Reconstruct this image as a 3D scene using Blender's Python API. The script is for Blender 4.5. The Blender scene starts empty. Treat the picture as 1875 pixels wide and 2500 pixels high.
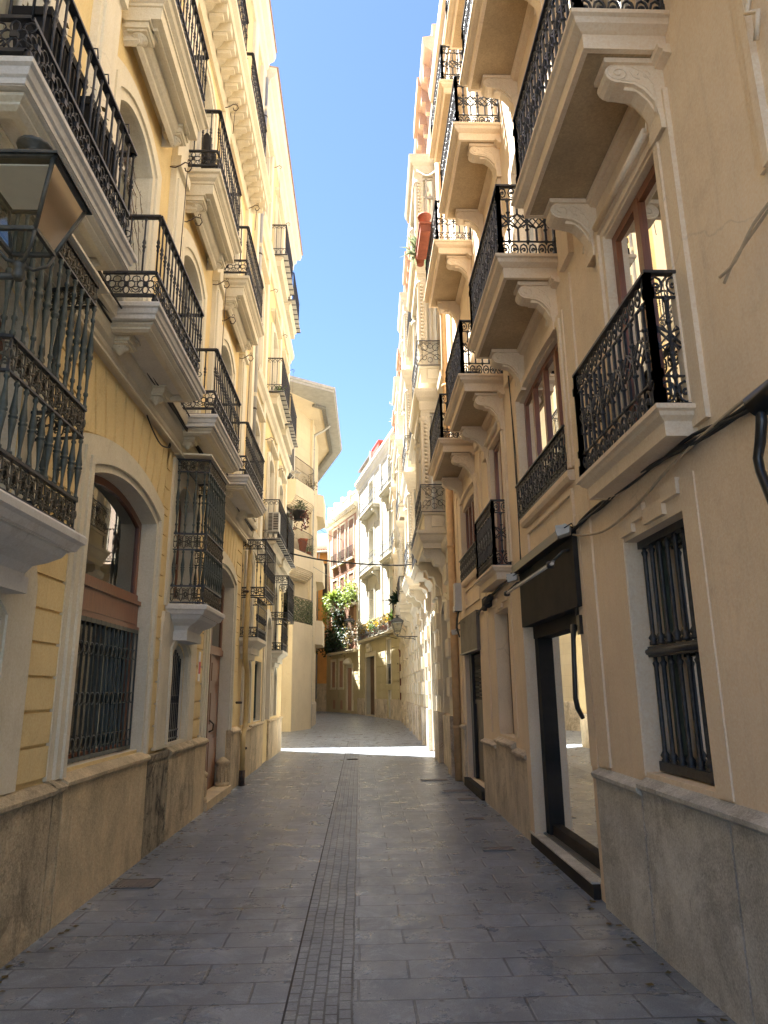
import bpy, math, random
from math import sin, cos, pi, radians, sqrt, atan2, hypot
from mathutils import Vector, Matrix
from mathutils.geometry import tessellate_polygon
random.seed(7)
SC = bpy.context.scene
COL = SC.collection
XL, XR = -2.25, 1.88
YN = -2.4   # where both near blocks end, behind the viewer

# ------------------------------------------------------------------ materials
MATS = {}
def nodes(name):
    m = bpy.data.materials.new(name); m.use_nodes = True
    nt = m.node_tree; b = nt.nodes['Principled BSDF']
    return m, nt, b, nt.nodes.new, nt.links.new
def ramp(nt, src, p0, p1, c0=(0,0,0,1), c1=(1,1,1,1)):
    r = nt.nodes.new('ShaderNodeValToRGB'); r.color_ramp.elements[0].position = p0; r.color_ramp.elements[1].position = p1
    r.color_ramp.elements[0].color = c0; r.color_ramp.elements[1].color = c1
    nt.links.new(src, r.inputs[0]); return r.outputs[0]
def mix(nt, fac, a, b, mode='MIX'):
    n = nt.nodes.new('ShaderNodeMix'); n.data_type = 'RGBA'; n.blend_type = mode
    if isinstance(fac, (int, float)): n.inputs[0].default_value = fac
    else: nt.links.new(fac, n.inputs[0])
    for i, v in ((6, a), (7, b)):
        if isinstance(v, (tuple, list)): n.inputs[i].default_value = (*v[:3], 1)
        else: nt.links.new(v, n.inputs[i])
    return n.outputs[2]
def noise(nt, vec, scale, detail=4, rough=.6, dist=0):
    n = nt.nodes.new('ShaderNodeTexNoise'); n.inputs['Scale'].default_value = scale; n.inputs['Detail'].default_value = detail
    n.inputs['Roughness'].default_value = rough; n.inputs['Distortion'].default_value = dist
    nt.links.new(vec, n.inputs['Vector']); return n.outputs[0]
def mapping(nt, vec, scale):
    n = nt.nodes.new('ShaderNodeMapping'); n.inputs['Scale'].default_value = scale; nt.links.new(vec, n.inputs[0]); return n.outputs[0]
def pos(nt): return nt.nodes.new('ShaderNodeNewGeometry').outputs['Position']
def bump(nt, b, h, strength, dist):
    n = nt.nodes.new('ShaderNodeBump'); n.inputs['Strength'].default_value = strength; n.inputs['Distance'].default_value = dist
    nt.links.new(h, n.inputs['Height']); nt.links.new(n.outputs[0], b.inputs['Normal']); return n
def stucco(name, c, var=.12, stain=(.25,.2,.15), stain_amt=.35, rough=.88, streak=.3, bmp=.25, fine=60):
    m, nt, b, N, L = nodes(name); v = pos(nt)
    n1 = noise(nt, v, .9, 6, .65)
    col = mix(nt, ramp(nt, n1, .32, .7), tuple(x*(1-var) for x in c), tuple(min(1,x*(1+var)) for x in c))
    n2 = noise(nt, v, 3.3, 8, .7, .6)
    col = mix(nt, ramp(nt, n2, .56, .78, (0,0,0,1), (stain_amt,)*3+(1,)), col, stain)
    sv = mapping(nt, v, (5, 5, .35)); n3 = noise(nt, sv, 1.6, 6, .7)
    col = mix(nt, ramp(nt, n3, .52, .8, (0,0,0,1), (streak,)*3+(1,)), col, tuple(x*.6 for x in c))
    n7 = noise(nt, v, .55, 3, .5, .3); col = mix(nt, ramp(nt, n7, .60, .63, (0,)*3+(1,), (.22,)*3+(1,)), col, tuple(min(1, x*1.18) for x in c))
    vo = N('ShaderNodeTexVoronoi'); vo.feature = 'DISTANCE_TO_EDGE'; vo.inputs['Scale'].default_value = .8
    wv = N('ShaderNodeTexNoise'); wv.inputs['Scale'].default_value = 3; wv.inputs['Detail'].default_value = 6; L(v, wv.inputs['Vector'])
    ws = N('ShaderNodeVectorMath'); ws.operation = 'SCALE'; ws.inputs['Scale'].default_value = .35; L(wv.outputs['Color'], ws.inputs[0])
    wa = N('ShaderNodeVectorMath'); wa.operation = 'ADD'; L(v, wa.inputs[0]); L(ws.outputs[0], wa.inputs[1]); L(wa.outputs[0], vo.inputs['Vector'])
    ck = ramp(nt, vo.outputs['Distance'], .002, .006, (1,)*3+(1,), (0,)*3+(1,)); cm = N('ShaderNodeMath'); cm.operation = 'MULTIPLY'; L(ck, cm.inputs[0])
    L(ramp(nt, noise(nt, v, .7, 2), .60, .66, (0,)*3+(1,), (.22,)*3+(1,)), cm.inputs[1]); col = mix(nt, cm.outputs[0], col, tuple(x*.35 for x in c))
    n4 = noise(nt, v, fine, 3, .7)
    col = mix(nt, .16, col, ramp(nt, n4, .3, .7), 'OVERLAY')
    L(col, b.inputs['Base Color']); b.inputs['Roughness'].default_value = rough
    nb = noise(nt, v, fine*.7, 5, .75)
    n5 = N('ShaderNodeMath'); n5.operation = 'ADD'; L(nb, n5.inputs[0])
    n6 = noise(nt, v, 7, 5, .7); m6 = N('ShaderNodeMath'); m6.operation = 'MULTIPLY'; m6.inputs[1].default_value = 1.4; L(n6, m6.inputs[0]); L(m6.outputs[0], n5.inputs[1])
    bump(nt, b, n5.outputs[0], bmp, .012)
    MATS[name] = m; return m
def stone(name, c, c2, amt=.8, sc=2.2, bmp=.6, streak=.5):
    m, nt, b, N, L = nodes(name); v = pos(nt)
    n1 = noise(nt, v, sc, 10, .72, .5)
    col = mix(nt, ramp(nt, n1, .40, .62), c, tuple(x*.66 for x in c))
    sv = mapping(nt, v, (3, 3, .5)); n2 = noise(nt, sv, 1.7, 9, .75, .4)
    col = mix(nt, ramp(nt, n2, .47, .66, (0,0,0,1), (streak,)*3+(1,)), col, c2)
    n3 = noise(nt, v, 9, 8, .8)
    col = mix(nt, ramp(nt, n3, .6, .72, (0,0,0,1), (amt,)*3+(1,)), col, tuple(x*.5 for x in c2))
    n3b = noise(nt, v, 1.1, 5, .6, .3)
    col = mix(nt, ramp(nt, n3b, .5, .7, (0,0,0,1), (.5,)*3+(1,)), col, tuple(min(1, x*1.3) for x in c))
    n6 = noise(nt, v, sc*.75, 14, .82, .9); col = mix(nt, ramp(nt, n6, .51, .59, (0,)*3+(1,), (amt*.9,)*3+(1,)), col, tuple(x*.7 for x in c2))
    n4 = noise(nt, v, 80, 3, .7); col = mix(nt, .3, col, ramp(nt, n4, .3, .7), 'OVERLAY')
    L(col, b.inputs['Base Color']); b.inputs['Roughness'].default_value = .85
    vo = N('ShaderNodeTexVoronoi'); vo.inputs['Scale'].default_value = 26; L(v, vo.inputs['Vector'])
    nb = noise(nt, v, 14, 10, .8, .5); a = N('ShaderNodeMath'); a.operation = 'ADD'; L(nb, a.inputs[0])
    mm = N('ShaderNodeMath'); mm.operation = 'MULTIPLY'; mm.inputs[1].default_value = .25; L(vo.outputs[0], mm.inputs[0]); L(mm.outputs[0], a.inputs[1])
    bump(nt, b, a.outputs[0], bmp, .03)
    MATS[name] = m; return m
def plain(name, c, rough=.5, metal=0, var=.2, bmp=0, sc=12, c2=None, spec=.5):
    m, nt, b, N, L = nodes(name); v = pos(nt)
    n1 = noise(nt, v, sc, 6, .65)
    L(mix(nt, ramp(nt, n1, .35, .7), c, c2 or tuple(min(1, x*(1+var*2)) for x in c)), b.inputs['Base Color'])
    b.inputs['Roughness'].default_value = rough; b.inputs['Metallic'].default_value = metal; b.inputs['Specular IOR Level'].default_value = spec
    if bmp: bump(nt, b, noise(nt, v, sc*5, 4), bmp, .006)
    MATS[name] = m; return m
def wood(name, c, rough=.35):
    m, nt, b, N, L = nodes(name); v = pos(nt)
    sv = mapping(nt, v, (18, 18, 1.2)); n1 = noise(nt, sv, 3, 6, .7, .4)
    L(mix(nt, ramp(nt, n1, .3, .7), tuple(x*.55 for x in c), c), b.inputs['Base Color']); b.inputs['Roughness'].default_value = rough
    bump(nt, b, n1, .15, .004); MATS[name] = m; return m
def glass(name, tint=(.75,.78,.76), fres=1.5, base=.06, rough=.0):
    m, nt, b, N, L = nodes(name); nt.nodes.remove(b)
    t = N('ShaderNodeBsdfTransparent'); t.inputs[0].default_value = (*tint, 1)
    g = N('ShaderNodeBsdfGlossy'); g.inputs['Roughness'].default_value = rough; g.inputs[0].default_value = (.97, .97, .97, 1)
    f = N('ShaderNodeFresnel'); f.inputs[0].default_value = fres
    a = N('ShaderNodeMath'); a.operation = 'ADD'; a.inputs[1].default_value = base; a.use_clamp = True; L(f.outputs[0], a.inputs[0])
    bn = N('ShaderNodeBump'); bn.inputs['Strength'].default_value = .03; bn.inputs['Distance'].default_value = .01
    L(noise(nt, pos(nt), 1.3, 2), bn.inputs['Height']); L(bn.outputs[0], g.inputs['Normal'])
    x = N('ShaderNodeMixShader'); L(a.outputs[0], x.inputs[0]); L(t.outputs[0], x.inputs[1]); L(g.outputs[0], x.inputs[2])
    L(x.outputs[0], nt.nodes['Material Output'].inputs[0]); MATS[name] = m; return m
def leaves(name, c1, c2):
    m, nt, b, N, L = nodes(name); v = pos(nt)
    n1 = noise(nt, v, 14, 3, .6)
    col = mix(nt, ramp(nt, n1, .35, .65), c1, c2); L(col, b.inputs['Base Color']); b.inputs['Roughness'].default_value = .5
    nt.nodes.remove(b) if False else None
    tr = N('ShaderNodeBsdfTranslucent'); L(col, tr.inputs[0]); x = N('ShaderNodeMixShader'); x.inputs[0].default_value = .35
    L(b.outputs[0], x.inputs[1]); L(tr.outputs[0], x.inputs[2]); L(x.outputs[0], nt.nodes['Material Output'].inputs[0])
    MATS[name] = m; return m
def paving_mat(name, bw, rh, off, mortar, c1, c2, cm, gloss, joint=.8, shift=(0,0,0), rot=0):
    m, nt, b, N, L = nodes(name)
    mp = N('ShaderNodeMapping'); mp.inputs['Location'].default_value = shift; mp.inputs['Rotation'].default_value = (0, 0, rot); L(pos(nt), mp.inputs[0]); v = mp.outputs[0]
    # slightly wavy joints
    wn = N('ShaderNodeTexNoise'); wn.inputs['Scale'].default_value = 1.7; wn.inputs['Detail'].default_value = 3; L(v, wn.inputs['Vector'])
    wm = N('ShaderNodeVectorMath'); wm.operation = 'SCALE'; wm.inputs['Scale'].default_value = .022; L(wn.outputs['Color'], wm.inputs[0])
    wa = N('ShaderNodeVectorMath'); wa.operation = 'ADD'; L(v, wa.inputs[0]); L(wm.outputs[0], wa.inputs[1])
    br = N('ShaderNodeTexBrick'); L(wa.outputs[0], br.inputs['Vector'])
    br.offset = off; br.inputs['Scale'].default_value = 1; br.inputs['Brick Width'].default_value = bw; br.inputs['Row Height'].default_value = rh
    br.inputs['Mortar Size'].default_value = mortar; br.inputs['Mortar Smooth'].default_value = .35; br.inputs['Bias'].default_value = 0
    br.inputs['Color1'].default_value = (*c1, 1); br.inputs['Color2'].default_value = (*c2, 1); br.inputs['Mortar'].default_value = (*c1, 1)
    col = br.outputs['Color']
    n1 = noise(nt, v, .7, 8, .7, .4); col = mix(nt, ramp(nt, n1, .38, .66, (.0,)*3+(1,), (.8,)*3+(1,)), col, tuple(x*.5 for x in c1))
    n2 = noise(nt, v, 4, 12, .8, .8); col = mix(nt, ramp(nt, n2, .50, .66, (0,)*3+(1,), (.6,)*3+(1,)), col, tuple(min(1, x*1.6) for x in c2))
    n3 = noise(nt, v, 2.1, 9, .8, .8); col = mix(nt, ramp(nt, n3, .6, .72, (0,)*3+(1,), (.55,)*3+(1,)), col, tuple(x*.4 for x in c1))
    vo = N('ShaderNodeTexVoronoi'); vo.inputs['Scale'].default_value = 2.6; vo.inputs['Randomness'].default_value = 1; L(v, vo.inputs['Vector'])
    col = mix(nt, ramp(nt, vo.outputs['Distance'], .03, .055, (.75,)*3+(1,), (0,)*3+(1,)), col, (.03,.03,.03))
    n4 = noise(nt, v, 130, 3, .8); col = mix(nt, .35, col, ramp(nt, n4, .3, .7), 'OVERLAY')
    jn = noise(nt, v, 2.3, 4, .7); jf = N('ShaderNodeMath'); jf.operation = 'MULTIPLY'; L(br.outputs['Fac'], jf.inputs[0]); L(ramp(nt, jn, .3, .62, (joint*.45,)*3+(1,), (joint,)*3+(1,)), jf.inputs[1])
    col = mix(nt, jf.outputs[0], col, cm)
    L(col, b.inputs['Base Color'])
    rr = noise(nt, v, 3.1, 6, .7); L(ramp(nt, rr, .3, .7, (gloss-.1,)*3+(1,), (gloss+.18,)*3+(1,)), b.inputs['Roughness'])
    iv = N('ShaderNodeMath'); iv.operation = 'MULTIPLY'; iv.inputs[1].default_value = -1.2; L(br.outputs['Fac'], iv.inputs[0])
    nb = noise(nt, v, 30, 8, .75); ad = N('ShaderNodeMath'); ad.operation = 'ADD'; L(iv.outputs[0], ad.inputs[0])
    ms = N('ShaderNodeMath'); ms.operation = 'MULTIPLY'; ms.inputs[1].default_value = .8; L(nb, ms.inputs[0])
    ac = N('ShaderNodeMath'); ac.operation = 'ADD'; L(ms.outputs[0], ac.inputs[0])
    big = noise(nt, v, 1.5, 3, .5); mb2 = N('ShaderNodeMath'); mb2.operation = 'MULTIPLY'; mb2.inputs[1].default_value = 3.0; L(big, mb2.inputs[0]); L(mb2.outputs[0], ac.inputs[1])
    L(ac.outputs[0], ad.inputs[1]); bump(nt, b, ad.outputs[0], .45, .008)
    MATS[name] = m; return m
def brickwork(name, c1, c2, mc, bw=.24, rh=.07, mortar=.008, rot=True):
    m, nt, b, N, L = nodes(name); tc = N('ShaderNodeTexCoord')
    s = N('ShaderNodeSeparateXYZ'); L(tc.outputs['Object'], s.inputs[0]); c = N('ShaderNodeCombineXYZ')
    a = N('ShaderNodeMath'); a.operation = 'ADD'; L(s.outputs[0], a.inputs[0]); L(s.outputs[1], a.inputs[1])
    L(a.outputs[0], c.inputs[0]); L(s.outputs[2], c.inputs[1])
    br = N('ShaderNodeTexBrick'); L(c.outputs[0], br.inputs['Vector']); br.inputs['Scale'].default_value = 1; br.inputs['Brick Width'].default_value = bw
    br.inputs['Row Height'].default_value = rh; br.inputs['Mortar Size'].default_value = mortar
    br.inputs['Color1'].default_value = (*c1, 1); br.inputs['Color2'].default_value = (*c2, 1); br.inputs['Mortar'].default_value = (*mc, 1)
    n1 = noise(nt, pos(nt), 1.2, 7, .7); col = mix(nt, ramp(nt, n1, .4, .7, (0,)*3+(1,), (.35,)*3+(1,)), br.outputs[0], tuple(x*.65 for x in c1))
    L(col, b.inputs['Base Color']); b.inputs['Roughness'].default_value = .9
    iv = N('ShaderNodeMath'); iv.operation = 'MULTIPLY'; iv.inputs[1].default_value = -1; L(br.outputs['Fac'], iv.inputs[0]); bump(nt, b, iv.outputs[0], .5, .006)
    MATS[name] = m; return m

stucco('ochre', (.78,.615,.31), .10, (.42,.30,.13), .4)
stucco('cream', (.71,.65,.50), .09, (.40,.33,.22), .35)
stucco('cream_bright', (.77,.71,.56), .07, (.48,.40,.28), .25)
stucco('marble', (.68,.65,.585), .12, (.33,.27,.20), .55, .6, .35)
stucco('peach', (.775,.635,.465), .10, (.56,.43,.30), .45)
stucco('peach_trim', (.775,.635,.46), .08, (.5,.37,.25), .3)
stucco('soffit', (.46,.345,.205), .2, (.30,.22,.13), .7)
stucco('r2_salmon', (.56,.36,.25), .08, (.45,.3,.22), .3)
stucco('r2_cream', (.62,.56,.44), .07, (.45,.36,.25), .3)
stucco('r2_pink', (.58,.46,.36), .08, (.5,.36,.28), .3)
brickwork('beige', (.68,.59,.42), (.65,.56,.39), (.55,.47,.34), .9, .42, .006)
stucco('beige_plain', (.69,.60,.44), .07, (.5,.38,.24), .3)
stucco('white_wall', (.52,.50,.42), .06, (.5,.46,.35), .25)
stucco('yellow_far', (.52,.45,.27), .08, (.45,.37,.2), .35)
stucco('orange', (.72,.36,.10), .1, (.5,.24,.07), .35)
brickwork('pink_brick', (.52,.30,.20), (.47,.27,.18), (.42,.30,.22))
stone('plinth', (.74,.60,.38), (.34,.27,.17), .75, 1.9, 1.0, .8)
stone('plinth_smooth', (.74,.59,.36), (.46,.37,.23), .3, 1.2, .4, .7)
stone('plinth_rough', (.62,.52,.34), (.09,.075,.05), 1, 4, 2.0, 1)
stone('plinth_grey', (.66,.64,.575), (.40,.375,.32), .55, 1.7, .6, .7)
stone('plinth_warm', (.68,.59,.46), (.34,.28,.20), .6, 1.7, .6, .75)
plain('iron', (.03,.031,.034), .42, .3, .5, .2, 30)
plain('iron_rust', (.035,.03,.026), .6, .3, .8, .3, 25, (.11,.07,.05))
plain('iron_green', (.05,.062,.052), .5, .0, .4, .4, 25, (.085,.10,.085))
plain('iron_bronze', (.05,.045,.03), .55, .1, .5, .5, 40, (.19,.16,.11))
plain('lamp_iron', (.05,.05,.042), .5, .1, .5, .3, 25, (.09,.09,.075))
plain('cover_metal', (.16,.14,.12), .6, .2, .3, .4, 20, (.24,.20,.17))
plain('bar_metal', (.07,.078,.072), .42, .6, .3, 0, 10)
plain('steel', (.22,.22,.21), .4, .8, .3, 0, 10)
plain('galv', (.36,.36,.34), .5, .5, .15, 0, 4)
plain('grey_paint', (.50,.49,.45), .5, 0, .1)
plain('white_paint', (.78,.76,.70), .5, 0, .05)
plain('black_gloss', (.012,.012,.012), .3, 0, .3)
plain('black_matt', (.016,.015,.014), .7, 0, .8, .15, 3, (.04,.034,.028), .25)
plain('dark_panel', (.10,.085,.07), .6, 0, .4, .1, 4, (.17,.15,.125))
plain('shutter_green', (.05,.075,.06), .6)
plain('shutter_mauve', (.42,.31,.28), .7)
plain('curtain', (.62,.58,.48), .9, 0, .1)
plain('curtain_w', (.78,.76,.70), .9, 0, .05)
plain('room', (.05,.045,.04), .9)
plain('terracotta', (.26,.075,.04), .8, 0, .2, .2)
plain('pot_dark', (.03,.03,.028), .7)
plain('red_wall', (.42,.06,.04), .8)
plain('ochre_pipe', (.55,.41,.17), .55, 0, .15, .1, 8, (.45,.33,.14))
plain('peach_pipe', (.50,.33,.17), .6, 0, .15, .1, 8)
plain('red_pipe', (.10,.025,.02), .5)
plain('cable', (.02,.02,.02), .6)
plain('cable_tan', (.40,.32,.22), .7)
plain('soil', (.05,.035,.02), .9)
plain('rooftile', (.36,.22,.15), .9, 0, .25, .5, 9, (.45,.33,.25))
plain('paper', (.8,.76,.7), .8)
plain('paper_red', (.7,.2,.18), .8)
plain('yellow_sheet', (.7,.6,.08), .7)
plain('mesh_cloth', (.62,.6,.5), .9)
wood('wood_red', (.27,.10,.042), .3)
wood('wood_door', (.30,.145,.075), .4)
wood('wood_mid', (.36,.17,.08), .4)
wood('wood_white', (.7,.66,.58), .5)
wood('wood_brown', (.16,.085,.04), .5)
glass('pane')
glass('pane_dark', (.30,.34,.33), 1.5, .05)
glass('pane_shop', (.75,.77,.75), 1.5, .2)
glass('lamp_glass', (.78,.80,.78), 1.4, .02, .08)
leaves('leaf', (.045,.10,.018), (.14,.22,.04))
leaves('leaf_bright', (.16,.26,.04), (.32,.36,.08))
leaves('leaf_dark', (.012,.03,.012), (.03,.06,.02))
leaves('leaf_red', (.16,.035,.04), (.10,.07,.03))
leaves('leaf_dry', (.20,.12,.04), (.10,.10,.03))
leaves('leaf_yellow', (.55,.36,.02), (.35,.22,.02))
leaves('leaf_grey', (.10,.14,.08), (.2,.22,.12))
paving_mat('paving', .59, .285, .5, .009, (.225,.255,.29), (.275,.305,.34), (.06,.062,.065), .29)
paving_mat('gutter', .105, .07, .5, .007, (.22,.245,.275), (.27,.295,.315), (.04,.04,.038), .36, .95, (.0, .385, 0), pi/2)

# ------------------------------------------------------------------ mesh builder
class MB:
    def __init__(s, sx=1, ox=0): s.v = []; s.f = []; s.mi = []; s.mats = []; s.cur = 0; s.sx = sx; s.ox = ox; s.smooth = []; s.sm = False
    def mat(s, name):
        if name not in s.mats: s.mats.append(name)
        s.cur = s.mats.index(name); return s
    def V(s, x, p, z): s.v.append((s.sx*x+s.ox, -p, z)); return len(s.v)-1
    def F(s, *ids): s.f.append(ids); s.mi.append(s.cur); s.smooth.append(s.sm)
    def box(s, x0, x1, p0, p1, z0, z1):
        a = [s.V(x, p, z) for z in (z0, z1) for p in (p0, p1) for x in (x0, x1)]
        for q in ((0,1,3,2),(4,5,7,6),(0,1,5,4),(2,3,7,6),(0,2,6,4),(1,3,7,5)): s.F(*[a[i] for i in q])
    def obox(s, A, d, n, u0, u1, o0, o1, z0, z1):
        a = [s.V(A[0]+d[0]*u+n[0]*o, A[1]+d[1]*u+n[1]*o, z) for z in (z0, z1) for o in (o0, o1) for u in (u0, u1)]
        for q in ((0,1,3,2),(4,5,7,6),(0,1,5,4),(2,3,7,6),(0,2,6,4),(1,3,7,5)): s.F(*[a[i] for i in q])
    def prism(s, poly, p0, p1, holes=(), back=True, hmat=None):
        loops = [poly]+list(holes); allp = [q for l in loops for q in l]
        tris = tessellate_polygon([[Vector((x, z, 0)) for x, z in l] for l in loops])
        A = [s.V(x, p1, z) for x, z in allp]; B = [s.V(x, p0, z) for x, z in allp]
        for t in tris: s.F(*[A[i] for i in t])
        if back:
            for t in tris: s.F(*[B[i] for i in t])
        o = 0
        for li, l in enumerate(loops):
            n = len(l)
            if li == 1 and hmat: s.mat(hmat)
            for i in range(n): s.F(A[o+i], A[o+(i+1) % n], B[o+(i+1) % n], B[o+i])
            o += n
    def plan(s, poly, z0, z1):
        A = [s.V(x, p, z1) for x, p in poly]; B = [s.V(x, p, z0) for x, p in poly]
        tris = tessellate_polygon([[Vector((x, p, 0)) for x, p in poly]])
        for t in tris: s.F(*[A[i] for i in t]); s.F(*[B[i] for i in t])
        n = len(poly)
        for i in range(n): s.F(A[i], A[(i+1) % n], B[(i+1) % n], B[i])
    def sprof(s, prof, x0, x1):   # side profile polygon (p,z) extruded along x
        tris = tessellate_polygon([[Vector((p, z, 0)) for p, z in prof]])
        A = [s.V(x0, p, z) for p, z in prof]; B = [s.V(x1, p, z) for p, z in prof]
        for t in tris: s.F(*[A[i] for i in t]); s.F(*[B[i] for i in t])
        n = len(prof)
        for i in range(n): s.F(A[i], A[(i+1) % n], B[(i+1) % n], B[i])
    def sweep(s, path, prof, caps=True):
        n = len(path); rings = []
        for i in range(n):
            ds = []
            if i > 0: ds.append((path[i][0]-path[i-1][0], path[i][1]-path[i-1][1]))
            if i < n-1: ds.append((path[i+1][0]-path[i][0], path[i+1][1]-path[i][1]))
            ns = []
            for dx, dp in ds:
                l = hypot(dx, dp) or 1; ns.append((-dp/l, dx/l))
            mx = sum(a for a, _ in ns); mp = sum(b for _, b in ns); l2 = mx*mx+mp*mp
            k = len(ns)/l2 if l2 > 1e-6 else 1
            if len(ns) == 2: k = 2/l2 if l2 > 1e-6 else 1
            rings.append([s.V(path[i][0]+mx*k*o, path[i][1]+mp*k*o, z) for o, z in prof])
        m = len(prof)
        for i in range(n-1):
            for j in range(m): s.F(rings[i][j], rings[i][(j+1) % m], rings[i+1][(j+1) % m], rings[i+1][j])
        if caps: s.F(*rings[0]); s.F(*rings[-1])
    def lathe(s, x, p, z0, prof, n=8, smooth=True):
        o = s.sm; s.sm = smooth
        rings = [[s.V(x+r*cos(2*pi*k/n), p+r*sin(2*pi*k/n), z0+z) for k in range(n)] for r, z in prof]
        for a, b in zip(rings, rings[1:]):
            for k in range(n): s.F(a[k], a[(k+1) % n], b[(k+1) % n], b[k])
        s.sm = False; s.F(*rings[0]); s.F(*rings[-1]); s.sm = o
    def tube(s, pts, r, n=5, closed=False, smooth=True):
        o = s.sm; s.sm = smooth
        P = [Vector(q) for q in pts]; N = len(P); rings = []; ref = None
        for i in range(N):
            if closed: t = (P[(i+1) % N]-P[i-1])
            else: t = P[min(i+1, N-1)]-P[max(i-1, 0)]
            if t.length < 1e-9: t = Vector((0,0,1))
            t.normalize()
            if ref is None: ref = t.orthogonal().normalized()
            ref = (ref - t*ref.dot(t));
            if ref.length < 1e-6: ref = t.orthogonal()
            ref.normalize(); b = t.cross(ref)
            rr = r[i] if isinstance(r, (list, tuple)) else r
            rings.append([s.V(*(P[i]+(ref*cos(2*pi*k/n)+b*sin(2*pi*k/n))*rr)) for k in range(n)])
        for i in range(N if closed else N-1):
            a, b = rings[i], rings[(i+1) % N]
            for k in range(n): s.F(a[k], a[(k+1) % n], b[(k+1) % n], b[k])
        s.sm = False
        if not closed: s.F(*rings[0]); s.F(*rings[-1])
        s.sm = o
    def mesh(s, name):
        me = bpy.data.meshes.new(name); me.from_pydata(s.v, [], s.f)
        for m in s.mats: me.materials.append(MATS[m])
        me.polygons.foreach_set('material_index', s.mi); me.polygons.foreach_set('use_smooth', s.smooth)
        me.update()
        import bmesh
        bm = bmesh.new(); bm.from_mesh(me); bmesh.ops.recalc_face_normals(bm, faces=bm.faces); bm.to_mesh(me); bm.free()
        return me
    def build(s, name, parent=None, loc=(0,0,0), label=None, rotz=0):
        o = bpy.data.objects.new(name, s.mesh(name)); COL.objects.link(o); o.location = loc; o.rotation_euler.z = rotz
        if parent: o.parent = parent
        if label: o['label'] = label
        return o
def place(mesh, name, parent, loc, rotz=0, label=None):
    o = bpy.data.objects.new(name, mesh); COL.objects.link(o); o.location = loc; o.parent = parent; o.rotation_euler.z = rotz
    if label: o['label'] = label
    return o
def thing(name, label, cat, loc=(0,0,0), rotz=0, group=None):
    o = bpy.data.objects.new(name, None); COL.objects.link(o); o.location = loc; o.rotation_euler.z = rotz
    o.empty_display_size = .2; o['label'] = label; o['category'] = cat
    if group: o['group'] = group
    return o
def tag(o, label, cat, group=None):
    o['label'] = label; o['category'] = cat
    if group: o['group'] = group
    return o
class Fac:
    def __init__(s, name, label, A, B, cat='building', rev=False, ub=0):
        """A->B in plan; facade coordinate u = ub + distance from A (rev: local x runs the other way)"""
        L = hypot(B[0]-A[0], B[1]-A[1]); s.L = L
        if not rev: s.o, s.rot, s.sx, s.ox = A, atan2(B[1]-A[1], B[0]-A[0]), 1, -ub
        else: s.o, s.rot, s.sx, s.ox = B, atan2(A[1]-B[1], A[0]-B[0]), -1, L+ub
        s.root = thing(name, label, cat, (s.o[0], s.o[1], 0), s.rot); s.holes = []
    def mb(s): return MB(s.sx, s.ox)
    def X(s, u): return s.sx*u+s.ox
def outline(x0, x1, z0, z1, rise=0, n=10):
    pts = [(x0, z0), (x1, z0)]
    if rise <= 0: return pts+[(x1, z1), (x0, z1)]
    w = (x1-x0)/2; R = (w*w+rise*rise)/(2*rise); cx = (x0+x1)/2; cz = z1-R; a = math.asin(min(1, w/R))
    if rise > w*.98: a = pi/2; R = w; cz = z1-w
    return pts+[(cx+R*sin(a-2*a*i/n), cz+R*cos(a-2*a*i/n)) for i in range(n+1)]
def segs(path):
    for A, B in zip(path, path[1:]):
        L = hypot(B[0]-A[0], B[1]-A[1]); d = ((B[0]-A[0])/L, (B[1]-A[1])/L); yield A, d, (-d[1], d[0]), L
def loop(mb, A, d, cu, cz, ru, rz, r, n=8, a0=0, a1=2*pi, seg=4):
    cl = abs(a1-a0-2*pi) < 1e-6; m = n if cl else n+1
    mb.tube([(A[0]+d[0]*(cu+ru*cos(a0+(a1-a0)*i/n)), A[1]+d[1]*(cu+ru*cos(a0+(a1-a0)*i/n)), cz+rz*sin(a0+(a1-a0)*i/n)) for i in range(m)], r, seg, cl)
def line(mb, A, d, pts, r, seg=4): mb.tube([(A[0]+d[0]*u, A[1]+d[1]*u, z) for u, z in pts], r, seg)
def spiral(mb, A, d, cu, cz, r0, turns, th, sgn=1, a0=0, n=12, seg=4):
    line(mb, A, d, [(cu+sgn*r0*(1-.75*i/n)*cos(a0+turns*2*pi*i/n), cz+r0*(1-.75*i/n)*sin(a0+turns*2*pi*i/n)) for i in range(n+1)], th, seg)

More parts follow.
